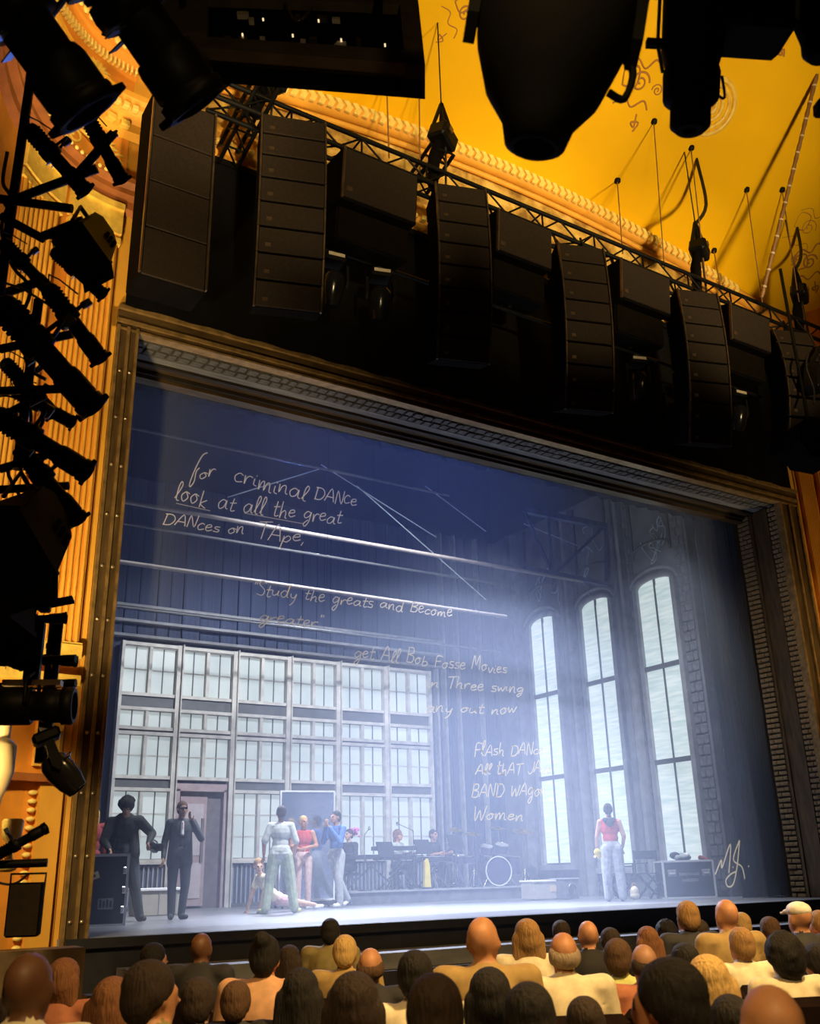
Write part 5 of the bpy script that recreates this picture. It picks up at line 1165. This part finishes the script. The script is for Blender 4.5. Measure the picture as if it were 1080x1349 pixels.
for a, b, d0, d1, lab in (((37, 168), (114, 254), 5.9, 5.7, 'topmost long profile spot on the boom, in front of the capitals'), ((112, 150), (162, 240), 5.95, 5.0, 'slim profile spot pointing down beside the dark column'), ((3, 318), (70, 388), 5.8, 5.6, 'profile spot lying behind the floodlight'), ((70, 330), (138, 390), 6.2, 6.0, 'profile spot with its snout under the floodlight'), ((62, 378), (134, 476), 5.8, 5.5, 'profile spot crossing the right pilaster above the second cross arm'), ((0, 398), (125, 540), 5.6, 5.2, 'longest profile spot slanting across the middle of the boom'), ((5, 476), (72, 548), 6.2, 6.0, 'profile spot half hidden below the longest one'), ((-8, 545), (118, 624), 5.6, 5.2, 'profile spot slanting under the camera-like unit'), ((25, 590), (106, 688), 5.8, 5.4, 'profile spot just above the boxy floodlight'), ((18, 515), (98, 558), 6.1, 5.9, 'short profile spot tangled in cables beside the pilaster'), ((-10, 868), (30, 880), 5.9, 5.8, 'bronze-nosed spot at the far left edge above the big projector'), ((38, 868), (102, 872), 6., 5.9, 'horizontal profile spot under the pilaster foot'), ((-6, 1128), (62, 1090), 5.8, 5.5, 'lone profile spot pointing up toward the stage'), ((18, 818), (88, 814), 6., 5.9, 'small slim spot below the crossbar with pale wall behind')):
    leko(lab, atd(*a, d0), atd(*b, d0 + .12), wide=.86)
# boxy floodlights with yokes and barn doors
def flood(label, c, size, d, rot, group='boxy floodlights'):
    p = atd(*c, d); t = thing('floodlight', label, 'stage light', p, rot, group); x, y, z = size
    MB().prism([(-x * .5, -z * .5), (x * .5, -z * .5), (x * .42, z * .3), (x * .2, z * .5), (-x * .2, z * .5), (-x * .42, z * .3)], -y / 2, y / 2, Matrix.Rotation(math.pi / 2, 4, 'X')).build('housing', 'black_metal', t)
    MB().box((0, 0, -z * .52), (x * 1.05, y * 1.05, .03)).build('front_frame', 'black_metal', t)
    for sx in (-1, 1): MB().box((sx * x * .62, 0, -z * .62), (.012, y * .95, z * .4), Euler((0, -sx * .5, 0)).to_matrix()).build('barn_door', 'black_matte', t)
    for k in range(3): MB().box((x * (.1 + .12 * k), -y / 2 - .006, z * .1), (x * .07, .012, z * .22)).build('vent_slot', 'black_matte', t)
    MB().tube([(-x * .56, 0, 0), (-x * .58, 0, z * .7), (x * .58, 0, z * .7), (x * .56, 0, 0)], .015, 5).build('yoke', 'black_metal', t)
    return t
flood('floodlight with open barn doors below the upper cross arms', (116, 318), (.26, .22, .32), 5.9, (-.3, .5, .5))
flood('large wedge-shaped floodlight at the left edge of the boom', (32, 700), (.42, .34, .46), 5.6, (-.3, .7, .6))
flood('cut-off floodlight at the left edge below the wedge-shaped one', (2, 795), (.26, .28, .36), 5.6, (-.2, .2, .8))
# big horizontal projector made of stacked tubes
p = atd(40, 930, 5.7)
t = thing('followspot', 'large horizontal drum-bodied projector low on the boom', 'stage light', mw=Matrix.Translation(p) @ Matrix.Rotation(-.45, 4, 'Z') @ Matrix.Scale(.66, 4))
yx = Matrix.Rotation(math.pi / 2, 4, 'Y')
MB().lathe([(.05, -.36), (.14, -.34), (.17, -.25), (.17, .0), (.15, .02)], 18, yx).build('rear_drum', 'black_metal', t); MB().lathe([(.13, .02), (.13, .1), (.15, .12), (.15, .26), (.13, .27), (.17, .28), (.17, .36), (.15, .38)], 18, yx).build('front_barrel', 'black_metal', t)
MB().lathe([(.15, .375), (.07, .39), (0, .392)], 16, yx).build('lens', 'lens', t); MB().box((0, 0, .2), (.5, .12, .05)).build('top_rail', 'rail', t); MB().tube([(0, .2, 0), (0, .24, .2), (0, 0, .3), (0, -.24, .2), (0, -.2, 0)], .02, 6).build('yoke', 'black_metal', t)
p = atd(60, 985, 5.7); mover('moving_light', 'moving light hanging under the drum-bodied projector', mw_of(atd(58, 962, 5.7), V((-.45, .1, 1))) @ Matrix.Scale(.52, 4))
# flat black loudspeaker hung on a bracket
p = atd(33, 1198, 5.8); t = thing('hanging_speaker', 'flat black speaker box hung from a bracket at the lower left', 'loudspeaker', p, (0, 0, -.35))
MB().box((0, 0, 0), (.19, .14, .30), None, .012).build('cabinet', 'black_matte', t); MB().box((0, -.072, 0), (.17, .01, .28)).build('grille', 'grille', t); MB().tube([(-.095, 0, .05), (-.1, 0, .2), (.1, 0, .2), (.095, 0, .05)], .008, 5).build('bracket', 'black_metal', t)
MB().cyl((.1, 0, .26), (-.55, 0, .25), .025, None, 8).build('arm', 'black_metal', t); MB().tube(catmull([(.0, 0, .2), (-.1, 0, .14), (-.3, 0, .2)], 5), .007, 4).build('cable', 'cable', t)
# camera-like unit on a short pole
p = atd(52, 800, 5.95); t = thing('boom_bracket', 'black crossbar with clamps in front of the pilaster foot', 'bracket', p, (0, 0, -.4))
MB().cyl((-.16, 0, -.02), (.2, 0, .04), .014, None, 6).build('bar', 'black_metal', t); MB().box((.03, 0, .02), (.07, .07, .1), None, .01).build('clamp', 'black_metal', t); MB().box((-.08, 0, -.05), (.12, .09, .1), None, .01).build('gearbox', 'black_matte', t); MB().box((.0, 0, -.28), (.09, .06, .36)).build('post', 'black_metal', t)
# --- overhead, hung from the balcony above the seats
t = thing('equipment_tray', 'flat black equipment tray hanging at the top of the view', 'rack', atd(380, 40, 5.2)); o0 = atd(380, 40, 5.2)
c0, c1, c2, c3 = [atd(*q) - o0 for q in ((205, 66, 5.2), (560, 93, 5.0), (549, -10, 5.6), (207, -20, 5.8))]
nn = (c1 - c0).cross(c3 - c0).normalized()
if nn.dot(FW) < 0: nn = -nn
def quadbox(a, b, c, d, th, name, m, par=t):
    mb = MB(); mb.add([a, b, c, d, a + nn * th, b + nn * th, c + nn * th, d + nn * th], [(0, 1, 2, 3), (7, 6, 5, 4), (0, 4, 5, 1), (1, 5, 6, 2), (2, 6, 7, 3), (3, 7, 4, 0)]); return mb.build(name, m, par)
qp = lambda u, v, k=0.: c0 * (1 - u) * (1 - v) + c1 * u * (1 - v) + c2 * u * v + c3 * (1 - u) * v + nn * k
quadbox(qp(0, 0, .03), qp(1, 0, .03), qp(1, 1, .03), qp(0, 1, .03), .12, 'tray_back', 'black_matte')
for u0, v0, u1, v1 in ((0, 0, 1, .16), (0, 0, .2, 1), (.93, 0, 1, 1), (0, .75, 1, 1)): quadbox(qp(u0, v0, -.03), qp(u1, v0, -.03), qp(u1, v1, -.03), qp(u0, v1, -.03), .08, 'tray_rim', mat('tray_rim', (.10, .07, .04), .7, var=.3))
rn = random.Random(8)
for k in range(16):
    u, v = rn.uniform(.14, .9), rn.choice((.24, .3, .5, .58)); du, dv = rn.choice(((.045, .05), (.02, .05), (.03, .03))); quadbox(qp(u, v, 0), qp(u + du, v, 0), qp(u + du, v + dv, 0), qp(u, v + dv, 0), .03, 'connector', rn.choice(('steel', 'ballast', 'rail', 'black_metal')))
quadbox(qp(.80, .86, -.04), qp(.835, .86, -.04), qp(.835, 1, -.04), qp(.80, 1, -.04), .02, 'label_plate', 'ballast')
for u_, v_ in ((.33, .27), (.41, .5), (.52, .3), (.62, .52), (.7, .28), (.86, .25)): quadbox(qp(u_, v_, -.01), qp(u_ + .006, v_, -.01), qp(u_ + .006, v_ + .02, -.01), qp(u_, v_ + .02, -.01), .01, 'indicator_led', mat('led', (.8, .6, .3), .5, emit=(1, .75, .4), estr=1.2))
MB().tube(catmull([qp(.5, .75, -.01), qp(.53, .45, -.04), qp(.56, .42, -.05), qp(.6, .7, -.01)], 6), .008, 5).build('cable', 'steel', t)
for u in (.1, .85): MB().cyl(qp(u, .5), qp(u, .5) + V((0, 0, 2.2)), .02, None, 6).build('hanger', 'black_metal', t)
OV = 'overhead lights hung near the balcony'
leko('large overhead profile spot beside the equipment tray', atd(112, -80, 3.9), atd(262, 140, 4.15), group=OV, wide=1.5)
leko('large overhead profile spot in the upper left corner', atd(-40, -70, 3.8), atd(118, 150, 4.0), group=OV, wide=1.5)
mat('black_deep', (.003, .003, .003), .8, var=.2, spec=.08)
mw = mw_of(atd(745, -60, 3.4), atd(702, 205, 3.3) - atd(745, -60, 3.4), -FW)
t = thing('overhead_moving_light', 'huge black moving light silhouetted at the top centre', 'stage light', group=OV, mw=mw)
k_ = 3.35 / FPX
MB().lathe([(60 * k_, -20 * k_), (98 * k_, 0), (104 * k_, 90 * k_), (98 * k_, 140 * k_), (76 * k_, 205 * k_), (48 * k_, 245 * k_), (40 * k_, 275 * k_), (32 * k_, 280 * k_)], 24).build('head', 'black_deep', t)
MB().lathe([(32 * k_, 279 * k_), (10 * k_, 283 * k_), (.0, 284 * k_)], 16).build('lens', 'lens', t)
for sx in (-1, 1): MB().prism([(-30 * k_, -40 * k_), (30 * k_, -40 * k_), (24 * k_, 120 * k_), (0, 150 * k_), (-24 * k_, 120 * k_)], sx * 108 * k_ - .02, sx * 108 * k_ + .02, Matrix(((0, 0, 1, 0), (1, 0, 0, 0), (0, 1, 0, 0), (0, 0, 0, 1)))).build('yoke_arm', 'black_deep', t)
MB().tube(catmull([V((90, 0, 130)) * k_, V((112, 0, 150)) * k_, V((106, 0, 190)) * k_, V((84, 0, 185)) * k_], 5), .014, 6).build('grab_handle', 'black_deep', t)
mw = mw_of(atd(915, -40, 4.0), atd(908, 190, 3.9) - atd(915, -40, 4.0), -FW); k_ = 3.95 / FPX
t = thing('overhead_moving_light', 'slim black moving light hanging right of the huge one', 'stage light', group=OV, mw=mw)
MB().lathe([(30 * k_, 0), (40 * k_, 10 * k_), (40 * k_, 120 * k_), (34 * k_, 140 * k_), (37 * k_, 150 * k_), (36 * k_, 185 * k_), (26 * k_, 190 * k_), (26 * k_, 222 * k_), (18 * k_, 230 * k_)], 20).build('barrel', 'black_deep', t)
MB().lathe([(18 * k_, 229 * k_), (0, 231 * k_)], 14).build('lens', 'lens', t)
MB().box((62 * k_, 0, 45 * k_), (130 * k_, 90 * k_, 110 * k_), None, .03).build('base', 'black_deep', t)
MB().box((-48 * k_, 0, 110 * k_), (26 * k_, 10 * k_, 10 * k_)).build('latch', 'black_deep', t); MB().tube([V((-45, 0, 40)) * k_, V((-46, 0, 110)) * k_, V((-38, 0, 150)) * k_], .008, 5).build('cable', 'cable', t)
MB().tube(catmull([V((40, 0, 150)) * k_, V((44, 0, 180)) * k_, V((34, 0, 176)) * k_], 5), .006, 5).build('safety_loop', 'cable', t)
mw = mw_of(atd(1075, -40, 4.0), atd(1086, 150, 3.9) - atd(1075, -40, 4.0), -FW)
t = thing('overhead_moving_light', 'black light cut off by the right edge at the top', 'stage light', group=OV, mw=mw)
MB().lathe([(20 * k_, 0), (26 * k_, 40 * k_), (24 * k_, 120 * k_), (16 * k_, 130 * k_)], 16).build('barrel', 'black_deep', t); MB().bar(V((-45, 0, 20)) * k_, V((-10, 0, 120)) * k_, .05, .05).build('yoke_arm', 'black_deep', t); MB().box(V((0, 0, 200)) * k_, (.07, .07, .06), None, .01).build('clamp', 'black_deep', t)
# loudspeaker cluster at the right edge
p = at(1064, 588, 1, -2.2); t = thing('wedge_speaker', 'black wedge loudspeaker at the right edge in front of the pilaster', 'loudspeaker', p, (0, 0, -.3))
MB().prism([(-.38, -.05), (-.2, -.34), (.25, -.38), (.45, -.1), (.4, .38), (-.12, .42), (-.36, .2)], -.3, .3, Matrix.Rotation(math.pi / 2, 4, 'X')).build('cabinet', 'black_matte', t)
MB().prism([(-.3, -.04), (-.16, -.27), (.2, -.3), (.36, -.08), (.3, .3), (-.1, .33)], .3, .32, Matrix.Rotation(math.pi / 2, 4, 'X')).build('grille', 'grille_dark', t)
MB().cyl((.1, 0, .35), (.1, 0, 3.6), .03, None, 8).build('hanger', 'black_metal', t)
p = at(1072, 500, 1, -2.2); t = thing('stage_bracket', 'dark bundled bracket and cables above the right wedge loudspeaker', 'bracket', p)
MB().box((0, 0, 0), (.3, .3, .5), Euler((.1, .2, .3)).to_matrix(), .03).build('housing', 'black_metal', t); MB().tube(catmull([(-.2, -.1, .4), (-.32, -.1, .1), (-.22, -.1, -.3), (-.3, -.1, -.6)], 5), .02, 5).build('cable', 'cable', t); MB().bar((-.1, 0, .2), (.4, 0, .8), .06, .06).build('arm', 'black_metal', t)

# ------------------------------------------------------------------ audience
FLOOR = -1.1
seat_back = MB(); seat_back.box((0, .26, .62), (.52, .09, .66), Euler((-.12, 0, 0)).to_matrix(), .04); SBM = seat_back.mesh('seat_back', 'seat_cloth')
SCM = MB().box((0, -.02, .40), (.48, .46, .11), None, .04).mesh('cushion', 'seat_cloth')
SAM = MB().box((0, -.02, .58), (.05, .42, .04), None, .015).mesh('armrest', 'wood')
def spectator(qx, qy, wpx, skin, hair, hm, top, short, lean=0., turn=0., bulk=1.12, collar=None, sleeve=1., seat=True, df=1.):
    wd = {None: .152, 'short': .172, 'fringe': .165, 'afro': .25, 'cap': .17, 'bun': .172}.get(hair, .19); d = FPX * wd / wpx * df; hp = atd(qx, qy, d)
    to = V((6.2, 3.0, 0)) - hp; rz = math.atan2(to.x, -to.y)
    J = seated(elbL=(.27, -.08, .68), elbR=(-.27, -.08, .68), wriL=(.12, -.32, .60), wriR=(-.12, -.32, .60), shoL=(.20, -.03, 1.0), shoR=(-.20, -.03, 1.0), nek=(0, -.02, 1.045), hed=(lean, -.055, 1.165), che=(0, -.02, .88), kneL=(.13, -.36, .5), kneR=(-.13, -.36, .5), ankL=(.13, -.30, .08), ankR=(-.13, -.30, .08), toeL=(.13, -.44, .03), toeR=(-.13, -.44, .03))
    c, s_ = math.cos(rz), math.sin(rz); h = J['hed']; FZ = floor_z(hp.y); S = (hp.z - FZ) / h.z; base = hp - V((c * h.x - s_ * h.y, s_ * h.x + c * h.y, h.z)) * S
    o = person(short, base, rz, J, skin, top, 'charcoal', 'shoe_dark', hair, hm, S, .02, 'spectators in the stalls', (0, 0, turn), .014, bulk=bulk, hands=True, collar=collar, sleeve=sleeve, face=abs(turn) > .3)
    if seat:
        t = thing('theatre_seat', 'theatre seat of the ' + short, 'seat', (base.x, base.y, base.z), (0, 0, rz), 'theatre seats')
        link('seat_back', SBM, t); link('cushion', SCM, t)
        for sx in (-1, 1): link('armrest', SAM, t, (sx * .27, 0, 0))
        for sx in (-1, 1): MB().box2((sx * .24 - .02, -.15, 0), (sx * .24 + .02, .2, .38)).build('side_frame', 'black_metal', t)
    return o
AUD = [
 (39, 1302, 52, 'skin_dark', None, None, 'cream', 'bald dark-skinned spectator in a cream shirt at the far left', 0, 0),
 (86, 1292, 40, 'skin_mid', 'bob', 'hair_auburn', 'rust', 'spectator with auburn hair beside the bald one at the left', 0, 0),
 (203, 1312, 64, 'skin_orange', 'full', 'hair_dark', 'olive', 'dark brown-haired spectator whose ear and cheek show on the right', 0, -.7),
 (150, 1326, 54, 'skin_light', 'long', 'hair_auburn', 'olive', 'spectator with long auburn hair left of the dark-haired one', 0, 0),
 (262, 1322, 52, 'skin_mid', 'full', 'hair_dark', 'black_top', 'dark-haired spectator in black between the olive and peach tops', 0, 0),
 (266, 1250, 25, 'skin_dark', None, None, 'charcoal', 'small bald spectator near the stage at left centre', 0, 0),
 (205, 1264, 30, 'skin_orange', 'full', 'hair_black', 'black_top', 'black-haired spectator in front of the brown-haired heads', 0, -.5),
 (350, 1262, 38, 'skin_orange', 'bun', 'hair_black', 'peach', 'black-haired spectator in a peach top', 0, 0),
 (382, 1266, 30, 'skin_orange', 'long', 'hair_dark', 'rust', 'long dark-haired spectator in rust next to the peach top', 0, 0),
 (312, 1322, 48, 'skin_mid', 'full', 'hair_brown', 'charcoal', 'brown-haired spectator below the peach top', 0, 0),
 (397, 1312, 50, 'skin_mid', 'long', 'hair_black', 'black_top', 'spectator with long black hair, left of the blond one', 0, 0),
 (436, 1229, 23, 'skin_mid', 'short', 'hair_black', 'olive', 'short black-haired spectator in an olive jacket under the stage edge', 0, 0),
 (455, 1256, 31, 'skin_orange', 'short', 'hair_blond', 'tan', 'spectator with bright blond hair at centre left', 0, 0),
 (488, 1274, 35, 'skin_orange', 'fringe', 'hair_brown', 'charcoal', 'balding spectator right of the blond head', 0, 0),
 (467, 1330, 66, 'skin_mid', 'bob', 'hair_dark', 'black_top', 'large dark bobbed head at the bottom centre left', 0, 0),
 (547, 1288, 50, 'skin_orange', 'short', 'hair_black', 'cream', 'short black-haired spectator in a cream shirt with both ears showing', 0, 0),
 (573, 1340, 66, 'skin_mid', 'short', 'hair_dark', 'black_top', 'dark head cut off at the bottom centre', 0, 0),
 (637, 1240, 36, 'skin_orange', None, None, 'tan', 'bald tanned spectator in a tan jacket at the centre', 0, -.4),
 (645, 1316, 58, 'skin_mid', 'bob', 'hair_black', 'black_top', 'black bobbed head below the bald tanned spectator', 0, 0),
 (694, 1236, 32, 'skin_light', 'bob', 'hair_sandy', 'cream', 'sandy-haired spectator in a cream top right of the bald one', 0, 0),
 (742, 1257, 38, 'skin_orange', 'fringe', 'hair_grey', 'cream', 'grey-haired balding spectator in a broad cream shirt', 0, 0),
 (738, 1230, 24, 'skin_mid', 'full', 'hair_dark', 'charcoal', 'small dark head just in front of the grey-haired one', 0, 0),
 (774, 1233, 24, 'skin_orange', None, None, 'black_top', 'small ruddy bald spectator in black under the stage edge', 0, 0),
 (697, 1345, 70, 'skin_mid', 'full', 'hair_black', 'black_top', 'black head at the bottom, below the broad cream shirt', 0, 0),
 (815, 1264, 38, 'skin_orange', 'full', 'hair_brown', 'lime', 'brown-haired spectator in a pale lime shirt', 0, -.4),
 (803, 1242, 28, 'skin_mid', 'full', 'hair_dark', 'bluegrey', 'dark-haired spectator in grey-blue in front of the lime shirt', 0, 0),
 (848, 1270, 38, 'skin_mid', 'fringe', 'hair_dark', 'rust', 'balding brown spectator in a rust patterned shirt', 0, 0),
 (852, 1242, 30, 'skin_light', 'long', 'hair_auburn', 'black_top', 'spectator with long auburn hair right of the lime shirt', 0, 0),
 (876, 1231, 31, 'skin_dark', 'afro', 'hair_black', 'black_top', 'spectator with a round black afro', 0, 0),
 (904, 1209, 26, 'skin_orange', 'short', 'hair_sandy', 'charcoal', 'sandy short-haired spectator just under the road case', 0, 0),
 (921, 1231, 28, 'skin_orange', 'full', 'hair_dark', 'bluegrey', 'dark-haired spectator in a pale blue-grey shirt', 0, -.4),
 (899, 1268, 38, 'skin_orange', 'full', 'hair_black', 'black_top', 'black-haired spectator showing an orange-lit ear beside the long blonde hair', 0, .5),
 (932, 1298, 58, 'skin_light', 'long', 'hair_blond', 'tan', 'spectator with very long straight blonde hair', 0, 0),
 (956, 1207, 25, 'skin_orange', None, None, 'tan', 'bald orange-lit spectator tall above the row at right', 0, 0),
 (975, 1219, 22, 'skin_orange', 'short', 'hair_blond', 'cream', 'small blond spectator right of the tall bald one', 0, 0),
 (975, 1246, 33, 'skin_orange', 'short', 'hair_sandy', 'cream', 'sandy-haired spectator in a cream shirt behind the blonde hair', 0, 0),
 (1012, 1226, 26, 'skin_mid', 'full', 'hair_brown', 'rust', 'brown-haired spectator left of the white cap', 0, 0),
 (1052, 1210, 28, 'skin_orange', 'cap', 'cap_white', 'charcoal', 'spectator wearing a white cap', 0, 0),
 (1031, 1262, 54, 'skin_orange', 'afro', 'hair_black', 'cream', 'mop-haired spectator with thick black hair over a cream shirt', 0, 0),
 (876, 1326, 84, 'skin_orange', 'full', 'hair_black', 'rust', 'nearest large black-haired head at the lower right', 0, .8),
 (1016, 1362, 80, 'skin_orange', None, None, 'cream', 'bald orange crown cut off at the bottom right', 0, 0),
 (1077, 1218, 24, 'skin_orange', 'short', 'hair_sandy', 'peach', 'small orange-lit head at the right edge beside the cap', 0, 0),
 (1074, 1268, 38, 'skin_mid', 'full', 'hair_black', 'peach', 'dark head cut off by the right edge', 0, 0),
 (962, 1352, 62, 'skin_mid', 'full', 'hair_black', 'black_top', 'dark head at the bottom below the long blonde hair', 0, 0),
 (770, 1352, 60, 'skin_mid', 'short', 'hair_dark', 'black_top', 'dark crown at the bottom below the lime shirt', 0, 0),
 (20, 1352, 60, 'skin_mid', 'full', 'hair_dark', 'cream', 'dark crown cut off in the bottom left corner', 0, 0),
]
DF = [0.95, 1.0, 1.04, 0.99, 1.04, 1.0, 1.0, 1.03, 1.0, 1.06, 0.97, 1.0, 1.0, 1.0, 1.0, 1.07, 0.9, 0.98, 1.02, 1.0, 1.0, 1.0, 0.98, 0.98, 0.98, 1.0, 1.03, 1.0, 1.0, 1.0, 1.02, 1.02, 1.03, 1.0, 1.0, 1.02, 1.01, 1.0, 1.0, 1.01, 0.99, 0.99, 0.99, 0.97, 1.05, 0.98]
for q, f_ in zip(AUD, DF): spectator(*q[:10], df=f_)
bpy.data.scenes.remove(TMP)
